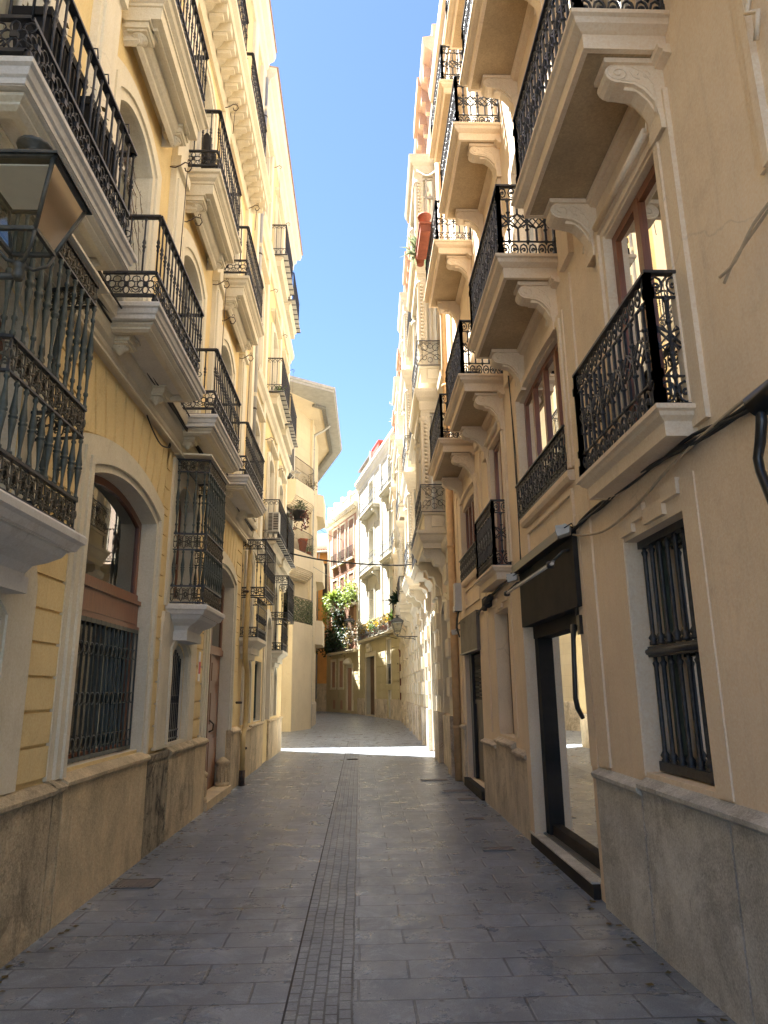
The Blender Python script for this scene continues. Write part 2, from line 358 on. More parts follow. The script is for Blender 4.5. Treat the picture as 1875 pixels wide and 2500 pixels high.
# ------------------------------------------------------------------ ironwork (cached meshes)
CACHE = {}
def cached(key, fn):
    if key not in CACHE: CACHE[key] = fn()
    return CACHE[key]
def rpath(w, P, closed=True): return [(-w/2, 0), (-w/2, P), (w/2, P), (w/2, 0)] if P > .06 else [(-w/2, P), (w/2, P)]
def rail_turned(w, P, h, path=None):
    def f():
        mb = MB().mat('iron'); z0 = .09; z1 = .31
        pp = path or rpath(w, P)
        for A, d, n, L in segs(pp):
            mb.obox(A, d, n, -.012, L+.012, -.026, .026, h-.014, h+.004)
            for za in (z0, z1): mb.obox(A, d, n, 0, L, -.014, .014, za-.012, za+.012)
            mb.obox(A, d, n, 0, L, -.02, .02, 0, .02)
            k = max(1, round(L/.115))
            for i in range(k+1):
                u = L*i/k
                x, p = A[0]+d[0]*u, A[1]+d[1]*u; b = h-.014-z1
                prof = [(.008,0),(.008,b*.36),(.013,b*.40),(.009,b*.43),(.016,b*.46),(.019,b*.48),(.009,b*.50),(.017,b*.54),(.009,b*.60),(.008,b*.64),(.008,b*.93),(.014,b*.97),(.010,b)]
                mb.lathe(x, p, z1, prof, 6)
            k = max(1, round(L/.19)); s = L/k
            for i in range(k):
                u = s*(i+.5); zc = (z0+z1)/2
                for sg in (-1, 1):
                    loop(mb, A, d, u+sg*s*.24, zc, s*.20, .034, .0065)
                    loop(mb, A, d, u, zc+sg*.056, .026, .036, .0065)
                    loop(mb, A, d, u+sg*s*.5, zc+sg*.05, .035, .03, .005)
                    line(mb, A, d, [(u+sg*s*.3, zc-.08), (u+sg*s*.16, zc-.045), (u+sg*s*.30, zc-.03), (u+sg*s*.5, zc-.06)], .005)
                mb.obox(A, d, n, u-.02, u+.02, -.012, .012, zc-.02, zc+.02)
            k = max(1, round(L/.6))
            for i in range(k+1): mb.lathe(A[0]+d[0]*L*i/k, A[1]+d[1]*L*i/k, 0, [(.02,0),(.024,.02),(.016,.03),(.024,.045),(.016,.06),(.02,.075),(.02,.09)], 7)
        return mb.mesh('railing')
    return cached(('t', round(w, 2), round(P, 2), round(h, 2), str(path)), f)
def rail_cast(w, P, h):
    def f():
        mb = MB().mat('iron')
        for A, d, n, L in segs(rpath(w, P)):
            mb.obox(A, d, n, -.02, L+.02, -.022, .022, h-.012, h+.006)
            mb.obox(A, d, n, 0, L, -.014, .014, 0, .018); mb.obox(A, d, n, 0, L, -.008, .008, h*.80, h*.80+.012); mb.obox(A, d, n, 0, L, -.008, .008, h*.21, h*.21+.010)
            k = max(2, 2*round(L/.19)); s = L/k
            for i in range(k+1):
                u = s*i
                for za, zb in ((h*.21, h*.40), (h*.60, h*.80)): mb.obox(A, d, n, u-.0095, u+.0095, -.0095, .0095, za, zb)
                if i % 2: mb.obox(A, d, n, u-.0085, u+.0085, -.0085, .0085, h*.40, h*.60)
            for i in range(0, k, 2):
                u = s*(i+1)
                if u+s > L+.01: continue
                # top scrolls
                for sg in (-1, 1):
                    loop(mb, A, d, u+sg*s*.5, h*.90, s*.36, h*.065, .0075)
                    spiral(mb, A, d, u+sg*s*.5, h*.895, s*.2, .9, .008, sg)
                    # lattice
                    for q in (-1, 1):
                        line(mb, A, d, [(u-sg*s, h*(.5+q*.10)), (u, h*.5+q*h*.035), (u+sg*s, h*(.5-q*.10))], .0075)
                    line(mb, A, d, [(u-sg*s, h*.5), (u-sg*s*.4, h*(.5+.09)), (u+sg*s*.1, h*.5), (u-sg*s*.4, h*(.5-.09)), (u-sg*s, h*.5)], .007)
                    # bottom scrolls
                    loop(mb, A, d, u+sg*s*.5, h*.105, s*.40, h*.075, .0085)
                    spiral(mb, A, d, u+sg*s*.5, h*.10, s*.24, .9, .009, sg)
                for zc, hh in ((h*.79, .035), (h*.62, .03), (h*.38, .03), (h*.22, .04)):
                    mb.prism([(0,0)]*0 or [(-1e-3, 0), (1e-3, 0), (0, 1e-3)], 0, .001) if False else None
                    c = (A[0]+d[0]*u, A[1]+d[1]*u)
                    mb.lathe(c[0], c[1], zc-hh, [(.003,0),(.016,hh*.7),(.024,hh),(.012,hh*1.4),(.002,hh*2)], 5)
            for u in (0, L): 
                if P > .06: mb.obox(A, d, n, u-.018, u+.018, -.018, .018, 0, h); mb.obox(A, d, n, u-.026, u+.026, -.026, .026, h*.2, h*.26); mb.obox(A, d, n, u-.026, u+.026, -.026, .026, 0, h*.12); mb.obox(A, d, n, u-.026, u+.026, -.026, .026, h*.8, h*.87)
        return mb.mesh('railing')
    return cached(('c', round(w, 2), round(P, 2), round(h, 2)), f)
def rail_arcade(w, P, h, path=None, sp=.12, screen=None):
    def f():
        mb = MB().mat('iron')
        for A, d, n, L in segs(path or rpath(w, P)):
            mb.obox(A, d, n, -.01, L+.01, -.018, .018, h-.012, h+.006); mb.obox(A, d, n, 0, L, -.01, .01, 0, .016); mb.obox(A, d, n, 0, L, -.007, .007, h*.22, h*.22+.012)
            k = max(1, round(L/sp)); s = L/k
            for i in range(k+1): mb.obox(A, d, n, s*i-.007, s*i+.007, -.007, .007, 0, h)
            for i in range(k):
                u = s*(i+.5)
                loop(mb, A, d, u, h*.86, s*.48, h*.1, .006, 6, 0, pi); loop(mb, A, d, u, h*.92, s*.25, h*.05, .005, 6)
                loop(mb, A, d, u, h*.11, s*.40, h*.09, .006, 8)
        if screen:
            mb.mat(screen)
            for A, d, n, L in segs(path or rpath(w, P)):
                mb.obox(A, d, n, .01, L-.01, -.03, -.022, .03, h-.03)
        return mb.mesh('railing')
    return cached(('a', round(w, 2), round(P, 2), round(h, 2), str(path), sp, screen), f)
def rail_plain(w, P, h, path=None, sp=.1, r=.007):
    def f():
        mb = MB().mat('iron')
        for A, d, n, L in segs(path or rpath(w, P)):
            mb.obox(A, d, n, -.01, L+.01, -.015, .015, h-.012, h+.006); mb.obox(A, d, n, 0, L, -.01, .01, .03, .045)
            k = max(1, round(L/sp)); s = L/k
            for i in range(k+1):
                mb.obox(A, d, n, s*i-r, s*i+r, -r, r, 0, h)
                if i < k and L > .5: spiral(mb, A, d, s*(i+.5), h*.5, s*.35, .9, .004, 1 if i % 2 else -1)
        return mb.mesh('railing')
    return cached(('p', round(w, 2), round(P, 2), round(h, 2), str(path), sp), f)
def rail_scroll(w, P, h, path=None):
    def f():
        mb = MB().mat('iron')
        for A, d, n, L in segs(path or rpath(w, P)):
            mb.obox(A, d, n, -.01, L+.01, -.015, .015, h-.014, h+.006); mb.obox(A, d, n, 0, L, -.01, .01, 0, .014); mb.obox(A, d, n, 0, L, -.01, .01, h*.9, h*.9+.01)
            k = max(1, round(L/.45)); s = L/k
            for i in range(k):
                u = s*(i+.5); R = min(s, h)*.2
                for sg in (-1, 1):
                    for q in (-1, 1):
                        spiral(mb, A, d, u+sg*s*.25, h*.5+q*h*.2, R, 1.1, .007, sg, q*.8)
                        line(mb, A, d, [(u, h*.5), (u+sg*s*.2, h*.5+q*h*.1), (u+sg*s*.45, h*.5+q*h*.36)], .007)
                    loop(mb, A, d, u, h*.5+sg*h*.28, s*.1, h*.1, .007)
        return mb.mesh('railing')
    return cached(('s', round(w, 2), round(P, 2), round(h, 2), str(path)), f)
TURN = [(.10,0),(.62,.02),(.62,.05),(.40,.06),(.30,.10),(.34,.20),(.62,.38),(.78,.46),(.55,.48),(.85,.495),(.85,.515),(.55,.53),(.78,.56),(.58,.66),(.36,.80),(.30,.90),(.55,.925),(.55,.95),(.36,.965),(.40,1)]
TURN_S = [(.5,0),(.6,.03),(.34,.05),(.34,.12),(.55,.13),(.55,.15),(.34,.16),(.36,.28),(.78,.44),(.5,.47),(.85,.49),(.85,.51),(.5,.53),(.78,.56),(.36,.74),(.34,.84),(.55,.85),(.55,.87),(.34,.88),(.34,.95),(.6,.97),(.5,1)]
def lace(mb, A, d, n, L, z0, z1, unit=.11, r=.006, m1='iron_bronze', dense=False):
    mb.mat('iron'); mb.obox(A, d, n, -.008, L+.008, -.017, .017, z1-.012, z1+.006); mb.obox(A, d, n, -.008, L+.008, -.014, .014, z0-.004, z0+.01)
    mb.mat(m1); k = max(1, round(L/unit)); s = L/k; zc = (z0+z1)/2; hh = (z1-z0)/2
    for i in range(k):
        u = s*(i+.5)
        loop(mb, A, d, u, zc, s*.22, hh*.82, r)
        for q in (-1, 1):
            spiral(mb, A, d, u-s*.32, zc+q*hh*.48, s*.19, 1, r, 1, q*.5, 10); spiral(mb, A, d, u+s*.32, zc+q*hh*.48, s*.19, 1, r, -1, q*.5, 10)
            if dense: loop(mb, A, d, u+q*s*.5, zc, s*.13, hh*.3, r*1.3)
        line(mb, A, d, [(u-s*.5, zc-hh*.2), (u, zc), (u+s*.5, zc-hh*.2)], r); line(mb, A, d, [(u-s*.5, zc+hh*.2), (u, zc), (u+s*.5, zc+hh*.2)], r)
def cage_turned(w, P, levels):
    """levels: list of ('b',z0,z1) lace bands and ('t',z0,z1) turned balusters"""
    def f():
        mb = MB(); path = [(-w/2, 0), (-w/2+.06, P), (w/2-.06, P), (w/2, 0)]
        for A, d, n, L in segs(path):
            for kind, z0, z1 in levels:
                if kind == 'b': lace(mb, A, d, n, L, z0, z1, .10, .0065, 'iron_bronze', True)
                else:
                    mb.mat('iron_green'); k = max(1, round(L/.112)); H = z1-z0
                    for i in range(k+1 if L > P*1.2 else k):
                        u = L*i/k if L > P*1.2 else L*(i+.5)/k
                        mb.lathe(A[0]+d[0]*u, A[1]+d[1]*u, z0, [(r*.030, t*H) for r, t in (TURN_S if H > .6 else TURN)], 8)
        mb.mat('iron')
        for x, p in path: mb.box(x-.007, x+.007, p-.007, p+.007, levels[0][1], levels[-1][2])
        za = levels[-1][2]; mb.box(-w/2, w/2, .01, .03, za-.012, za)
        return mb.mesh('window_cage')
    return cached(('cg', w, P, str(levels)), f)
def cage_bars(w, P, z0, z1, bands, screen=True, frame='iron'):
    def f():
        mb = MB(); path = [(-w/2, 0), (-w/2, P), (w/2, P), (w/2, 0)]
        for j, (A, d, n, L) in enumerate(segs(path)):
            mb.mat('iron')
            for a, b in bands: lace(mb, A, d, n, L, a, b, .13, .006, 'iron')
            mb.mat('iron'); k = max(1, round(L/.13))
            for i in range(k+1): mb.lathe(A[0]+d[0]*L*i/k, A[1]+d[1]*L*i/k, z0, [(.007,0),(.007,(z1-z0)*.4),(.017,(z1-z0)*.46),(.009,(z1-z0)*.49),(.017,(z1-z0)*.53),(.007,(z1-z0)*.6),(.007,z1-z0)], 6)
            for zz in (z0, z1): mb.obox(A, d, n, 0, L, -.012, .012, zz-.008, zz+.012)
            if j == 1 and frame:
                mb.mat(frame)
                for u in (0, L): mb.obox(A, d, n, u-.015, u+.015, .015, .03, z0, z1)
                for zz in (z0, z0+(z1-z0)*.2, z0+(z1-z0)*.82, z1): mb.obox(A, d, n, 0, L, .015, .026, zz-.012, zz+.006)
        return mb.mesh('window_cage')
    return cached(('cb', w, P, z0, z1, str(bands)), f)

# ------------------------------------------------------------------ building parts
def balcony(fac, u0, u1, zt, P, rail, h, slabm, style, brackets=(), inset=.06, label=None):
    """slab top zt, edges u0..u1; returns slab object"""
    w = u1-u0; mb = MB(); path = [(-w/2, 0), (-w/2, P), (w/2, P), (w/2, 0)]
    mb.mat(slabm)
    if style == 'marble':     # left block: moulded marble slab, stepped soffit
        ins = [(-w/2+.02, 0), (-w/2+.02, P-.02), (w/2-.02, P-.02), (w/2-.02, 0)]
        mb.plan([(-w/2+.03, 0), (-w/2+.03, P-.03), (w/2-.03, P-.03), (w/2-.03, 0)], -.145, -.012)
        mb.sweep(ins, [(-.05,-.002),(.02,-.002),(.035,-.02),(.035,-.05),(.015,-.06),(.005,-.10),(-.02,-.115),(-.02,-.15),(-.05,-.15)])
        mb.mat('cream')
        mb.sweep([(-w/2+.14, 0), (-w/2+.14, P-.12), (w/2-.14, P-.12), (w/2-.14, 0)], [(-.05,-.15),(.06,-.15),(.06,-.17),(.03,-.185),(.03,-.20),(0,-.215),(-.05,-.215)])
        mb.mat('marble'); mb.plan([(-w/2+.24, 0), (-w/2+.24, P-.2), (w/2-.24, P-.2), (w/2-.24, 0)], -.166, -.146)
    elif style == 'cornice':  # left block, upper: deep cream cornice slab
        k = min(P, .45)
        mb.plan([(-w/2+.1, 0), (-w/2+.1, P-.1), (w/2-.1, P-.1), (w/2-.1, 0)], -.30, -.012)
        mb.sweep(path, [(-.12,-.002),(0,-.002),(0,-.045),(-.03,-.055),(-.045,-.10),(-.085,-.13),(-.085,-.16),(-.12,-.17)])
        mb.sweep([(-w/2+.12, 0), (-w/2+.12, P*.45), (w/2-.12, P*.45), (w/2-.12, 0)], [(-.1,-.28),(.0,-.28),(.0,-.36),(-.03,-.40),(-.06,-.42),(-.06,-.47),(-.1,-.5)])
        mb.sweep([(-w/2+.2, .02), (-w/2+.2, P-.16), (w/2-.2, P-.16), (w/2-.2, .02)], [(-.03,-.33),(.0,-.33),(.0,-.29),(-.03,-.29)])
    elif style == 'cast':     # right block, upper: projecting lip, ogee, deep flat soffit
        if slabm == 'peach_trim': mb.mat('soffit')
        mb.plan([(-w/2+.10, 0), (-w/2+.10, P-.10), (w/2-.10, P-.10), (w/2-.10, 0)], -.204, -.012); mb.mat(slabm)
        mb.sweep(path, [(-.12,-.002),(0,-.002),(0,-.03),(-.02,-.04),(-.03,-.075),(-.07,-.10),(-.085,-.105),(-.085,-.21),(-.12,-.21)])
        mb.sweep([(-w/2+.04, .05), (w/2-.04, .05)], [(-.05,-.21),(.03,-.21),(.025,-.24),(0,-.25),(0,-.27),(-.05,-.28)])
    elif style == 'small':    # right block, first floor
        mb.plan([(-w/2+.05, 0), (-w/2+.05, P-.05), (w/2-.05, P-.05), (w/2-.05, 0)], -.165, -.008)
        mb.sweep(path, [(-.08,-.002),(.02,-.002),(.02,-.03),(.0,-.04),(-.01,-.06),(-.04,-.08),(-.045,-.085),(-.045,-.17),(-.08,-.17)])
    elif style == 'wood':
        mb.plan([(-w/2+.1, 0), (-w/2+.1, P*.6), (w/2-.1, P*.6), (w/2-.1, 0)], -.28, -.05)
        mb.sweep([(-w/2+.1, 0), (-w/2+.1, P*.6), (w/2-.1, P*.6), (w/2-.1, 0)], [(-.05,-.03),(.05,-.03),(.05,-.08),(.0,-.13),(-.02,-.2),(-.05,-.28)])
        mb.mat('iron')
        for i in range(round(w/.28)+1):
            x = -w/2+w*i/round(w/.28); mb.box(x-.012, x+.012, 0, P, -.02, .0)
        mb.mat('grey_paint'); mb.plan([(-w/2, 0), (-w/2, P), (w/2, P), (w/2, 0)], -.002, .012)
    else:
        mb.plan([(-w/2+.05, 0), (-w/2+.05, P-.05), (w/2-.05, P-.05), (w/2-.05, 0)], -.155, -.008)
        mb.sweep(path, [(-.08,-.002),(.0,-.002),(.0,-.03),(-.03,-.05),(-.045,-.085),(-.06,-.16),(-.08,-.16)])
    c = fac.X((u0+u1)/2)
    sl = mb.build('balcony', fac.root, (c, 0, zt), label)
    if rail: place(rail(w-2*inset, P-inset, h), 'railing', sl, (0, 0, 0))
    for kind, x in brackets:
        if kind == 'scroll': place(bracket_scroll(P-.22, .50, .15), 'bracket', sl, (fac.sx*x, 0, -.21))
        elif kind == 'scrollw': place(bracket_scroll(P-.05, .9, .22, 'white_wall'), 'bracket', sl, (fac.sx*x, 0, -.16))
        elif kind == 'rosette': place(rosette(style), 'bracket', sl, (fac.sx*x, 0, 0))
    return sl
def bracket_scroll(D, H, W, m='peach_trim'):
    def f():
        mb = MB().mat(m); pr = [(0, 0), (D-.02, 0), (D-.02, -.03)]
        # volute nose
        for i in range(9): a = .5*pi-i*pi/8*1.05; pr.append((D-.10+.085*cos(a), -.115+.085*sin(a)*1.0))
        pr += [(D*.62, -.205), (D*.5, -.215), (D*.36, -.26), (D*.2, -.36), (D*.12, -.46), (.05, -H+.08), (.05, -H), (0, -H)]
        k = H/.6; pr = [(p, z*k if z > -H+.09 else z) for p, z in pr[:-4]]+[(.05, -H+.05), (.05, -H), (0, -H)]
        mb.sprof(pr, -W/2, W/2)
        mb.box(-W/2-.02, W/2+.02, 0, D-.01, -.035, 0); mb.box(-W/2-.01, W/2+.01, 0, .06, -H, -H+.09)
        for sx in (-1, 1):
            def side(pts, r): mb.tube([(sx*W/2, p, z*k) for p, z in pts], r*(.75 if k < 1 else 1), 4)
            side([(D-.10+.078*(1-.8*i/16)*cos(pi*.5-i*.62), -.115+.078*(1-.8*i/16)*sin(pi*.5-i*.62)) for i in range(17)], .009)
            side([(D-.10, -.04), (D*.5, -.06), (D*.30, -.12), (D*.18, -.22), (.07, -.36)], .008)
            side([(D*.72, -.18), (D*.48, -.19), (D*.32, -.24), (D*.18, -.33), (.08, -.46)], .009)
            side([(D*.30+.05*(1-.8*i/10)*cos(i*.65), -.13+.05*(1-.8*i/10)*sin(i*.65)) for i in range(11)], .006)
            side([(D*.55, -.10), (D*.5, -.15), (D*.4, -.17)], .006)
        # acanthus lip under the scroll
        mb.sprof([(p, z*k) for p, z in ((D*.62, -.20), (D*.66, -.235), (D*.45, -.245), (D*.28, -.33), (D*.12, -.50), (D*.10, -.48), (D*.24, -.32), (D*.42, -.22))], -W*.32, W*.32)
        return mb.mesh('bracket')
    return cached(('br', round(D, 2), H, W, m), f)
def rosette(style):
    def f():
        z = -.15 if style == 'marble' else -.30
        mb = MB().mat('cream'); mb.box(-.11, .11, .03, .25, z-.09, z); mb.box(-.13, .13, .02, .27, z-.03, z); mb.box(-.09, .09, .05, .23, z-.11, z-.09)
        mb.lathe(0, .14, z-.11, [(.075,0),(.08,-.012),(.06,-.02),(.062,-.03),(.035,-.04),(.03,-.055),(.006,-.075)], 10)
        for k in range(8): a = k*pi/4; mb.lathe(.06*cos(a), .14+.06*sin(a), z-.12, [(.012,0),(.016,-.008),(.004,-.018)], 5)
        return mb.mesh('bracket')
    return cached(('ro', style), f)
def window(fac, u0, u1, z0, z1, rise=0, dep=.12, m='wood_red', cols=2, rows=(), curtain='curtain', pane='pane', fw=.055, name='window', hole=True, label=None, solid_to=None, panel='wood_red'):
    """joinery in an opening; solid_to: timber panel from z0 up to this height"""
    if hole: fac.holes.append(outline(u0, u1, z0, z1, rise))
    mb = fac.mb().mat(m); o = outline(u0+.002, u1-.002, z0+.002, z1-.002, rise, 12)
    i = outline(u0+fw, u1-fw, z0+fw, z1-fw, max(0, rise-.01) if rise else 0, 12)
    mb.prism(o, -dep-.045, -dep, [i])
    for k in range(1, cols):
        u = u0+(u1-u0)*k/cols; mb.box(u-fw*.55, u+fw*.55, -dep-.04, -dep+.006, z0+fw*.5, z1-fw*.5-(rise*.15 if rise else 0))
    for zz in rows: mb.box(u0+fw*.5, u1-fw*.5, -dep-.038, -dep+.010, zz-.03, zz+.03)
    if solid_to:
        mb.mat(panel); mb.box(u0+fw*.6, u1-fw*.6, -dep-.035, -dep-.008, z0+.02, solid_to)
        n = max(1, cols)
        for k in range(n):
            a = u0+(u1-u0)*k/n+.09; b = u0+(u1-u0)*(k+1)/n-.09; mb.box(a, b, -dep-.02, -dep+.004, z0+.09, solid_to-.07); mb.box(a+.04, b-.04, -dep, -dep+.012, z0+.14, solid_to-.12)
    w = mb.build(name, fac.root, label=label)
    g = fac.mb().mat(pane); gi = outline(u0+fw*.7, u1-fw*.7, (solid_to or z0)+fw*.7 if not solid_to else solid_to, z1-fw*.7, rise*.9, 12)
    gp = [g.V(x, -dep-.022, z) for x, z in gi]; g.F(*gp); g.build('pane', w)
    if curtain:
        c = fac.mb().mat(curtain); n = max(8, int((u1-u0)/.035)); zt = z1-.05-rise*.2; zb = (solid_to or z0)+.04
        for a, b in ((u0+.03, u0+(u1-u0)*.40), (u1-(u1-u0)*.40, u1-.03)) if curtain == 'curtain_w' or u1-u0 > .9 else ((u0+.03, u1-.03),):
            c.sm = True; pts = []
            for k in range(n+1):
                u = a+(b-a)*k/n; p = -dep-.12+.02*sin(k*1.9)+.008*sin(k*.7); pts.append((c.V(u, p, zb), c.V(u, p, zt)))
            for q, r in zip(pts, pts[1:]): c.F(q[0], r[0], r[1], q[1])
        c.build('curtain', w)
    return w
def trim(mb, u0, u1, z0, z1, rise, w, steps=((0, .03), (.35, .05), (.7, .07)), sill=False):
    """moulded architrave round an opening; steps = (fraction of the width from the outside, projection)"""
    fs = [f for f, _ in steps]+[1.0]
    for k, (f, p) in enumerate(steps):
        def off(f): 
            e = w*(1-f); return outline(u0-e, u1+e, z0, z1+e, rise+(e*.15 if rise else 0), 14)
        oo, ii = off(f), off(fs[k+1])
        O = [oo[0]]+list(reversed(oo[2:]))+[oo[1]]; I = [ii[0]]+list(reversed(ii[2:]))+[ii[1]]
        ao = [mb.V(x, p, z) for x, z in O]; ai = [mb.V(x, p, z) for x, z in I]; q = p*.3+.0007*k
        lo = 0 if k == 0 else min(p, steps[k-1][1]); li = 0 if k == len(steps)-1 else min(p, steps[k+1][1])
        if k > 0 and steps[k-1][1] > p: lo = p
        if k < len(steps)-1 and steps[k+1][1] > p: li = p
        bo = [mb.V(x, lo, z) for x, z in O]; bi = [mb.V(x, li, z) for x, z in I]
        for j in range(len(O)-1):
            mb.F(ao[j], ao[j+1], ai[j+1], ai[j])
            if lo < p: mb.F(ao[j], ao[j+1], bo[j+1], bo[j])
            if li < p: mb.F(ai[j], ai[j+1], bi[j+1], bi[j])
        for j in (0, -1):
            c, d = mb.V(*(O[j][0], 0, O[j][1])), mb.V(*(I[j][0], 0, I[j][1])); mb.F(ao[j], ai[j], d, c)
def wall(fac, u0, u1, z0, z1, m, thick=.3, depth=7, name='wall', roof=True):
    mb = fac.mb().mat(m); mb.prism([(u0, z0), (u1, z0), (u1, z1), (u0, z1)], -thick, 0, fac.holes, hmat={'ochre':'cream','peach':'peach_trim','r2_pink':'r2_cream'}.get(m, m)); mb.mat(m)
    mb.box(u0, u0+.2, -depth, -thick-.001, z0, z1); mb.box(u1-.2, u1, -depth, -thick-.001, z0, z1); mb.box(u0, u1, -depth-.2, -depth-.001, z0, z1)
    if roof: mb.box(u0+.001, u1-.001, -depth-.199, -.001, z1+.001, z1+.2)
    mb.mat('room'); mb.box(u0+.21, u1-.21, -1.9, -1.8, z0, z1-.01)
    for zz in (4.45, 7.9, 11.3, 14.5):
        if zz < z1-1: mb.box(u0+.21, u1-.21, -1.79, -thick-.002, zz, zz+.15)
    return mb.build(name, fac.root)
def plinth(fac, blocks, mats, cap=.06, p=.09):
    for (a, b, z, m) in blocks:
        mb = fac.mb().mat(m); q = p*(.75 if m == 'plinth_rough' else 1)
        mb.box(a+.010, b-.010, 0, q-.02 if m != 'plinth_rough' else q, 0, z-cap)
        if m != 'plinth_rough':
            mb.sweep([(a+.002, 0), (b-.002, 0)], [(0,z-cap-.035),(q-.015,z-cap-.035),(q+.012,z-cap-.015),(q+.015,z-cap+.01),(q,z-cap+.02),(q-.03,z-.02),(q-.06,z),(0,z)])
        else: mb.box(a+.002, b-.002, 0, q+.01, z-cap, z)
        mb.build('plinth', fac.root)
def pot_plant(name, label, loc, r, pr, ph, leafm, n=120, potm='terracotta', leaf=.05, stretch=(1,1,1), group=None, droop=0, cat='plant', spiky=False):
    t = thing(name, label, cat, loc, 0, group)
    if ph > 0:
        mb = MB().mat(potm); mb.lathe(0, 0, 0, [(pr*.65,0),(pr*.9,ph*.8),(pr,ph*.82),(pr,ph),(pr*.85,ph),(pr*.85,ph*.85)], 12); mb.build('pot', t)
    foliage(t, (0, 0, ph+r*stretch[2]*.75), (r*stretch[0], r*stretch[1], r*stretch[2]), n, leaf, leafm, droop, spiky)
    return t
def foliage(parent, c, R, n, leaf, m, droop=0, spiky=False, name='foliage'):
    mb = MB().mat(m); rnd = random.Random(hash((round(c[0], 2), n)) & 0xffff)
    cl = [(c[0]+rnd.uniform(-.7, .7)*R[0], c[1]+rnd.uniform(-.7, .7)*R[1], c[2]+rnd.uniform(-.7, .7)*R[2]) for _ in range(max(3, n//25))]
    for i in range(n):
        if spiky:
            a = rnd.uniform(0, 2*pi); e = rnd.uniform(.1, 1.3); b = (c[0]+rnd.uniform(-.3, .3)*R[0], c[1]+rnd.uniform(-.3, .3)*R[1], c[2]-R[2]*.6); Ln = rnd.uniform(.6, 1.3)*R[2]*1.4
            d = Vector((cos(a)*cos(e), sin(a)*cos(e), sin(e))); s = Vector((-sin(a), cos(a), 0))*leaf*.25; b = Vector(b)
            q = [b-s, b+s, b+d*Ln*.6+s*.8-Vector((0, 0, 0)), b+d*Ln*.6-s*.8, b+d*Ln-Vector((0, 0, Ln*.25))]
            ids = [mb.V(v.x, -v.y, v.z) for v in q]; mb.F(ids[0], ids[1], ids[2], ids[3]); mb.F(ids[3], ids[2], ids[4]); continue
        k = cl[rnd.randrange(len(cl))]; g = [k[j]+rnd.gauss(0, .28)*R[j] for j in range(3)]
        if droop and rnd.random() < .5: g[2] -= rnd.random()*droop
        u = Vector((rnd.gauss(0,1), rnd.gauss(0,1), rnd.gauss(0,1)-.3)).normalized(); v = u.orthogonal().normalized(); s = leaf*rnd.uniform(.6, 1.4); g = Vector(g)
        q = [g, g+u*s*.5+v*s*.32, g+u*s, g+u*s*.5-v*s*.32]
        mb.F(*[mb.V(w.x, -w.y, w.z) for w in q])
    # stems
    mb.mat('wood_brown') if False else None
    for k in cl[:12]: mb.tube([(c[0], -c[1], c[2]-R[2]), ((c[0]+k[0])/2, -(c[1]+k[1])/2, (c[2]-R[2]+k[2])/2), (k[0], -k[1], k[2])], leaf*.06+.002, 4)
    return mb.build(name, parent)

def blocks(mb, u0, u1, z0, z1, pitch, p, gap=.022, inset=0):
    z = z0
    while z < z1-.02:
        mb.box(u0+inset, u1-inset, -.005, p, z+gap*.5, min(z+pitch, z1)-gap*.5); z += pitch
def flatgrille(mb, u0, u1, z0, z1, p, n, ovals, r=.006):
    for i in range(n+1):
        u = u0+(u1-u0)*i/n; mb.box(u-r*.6, u+r*.6, p-r*1.5, p+r*1.5, z0, z1)
    for zz in (z0+.02, z1-.02): mb.box(u0, u1, p-.008, p+.008, zz-.018, zz+.018)
    s = (u1-u0)/n
    for zc in ovals:
        for i in range(n):
            u = u0+s*(i+.5); mb.tube([(u+s*.44*cos(a*pi/5), p+.004, zc+.052*sin(a*pi/5)) for a in range(10)], .0055, 4, True)

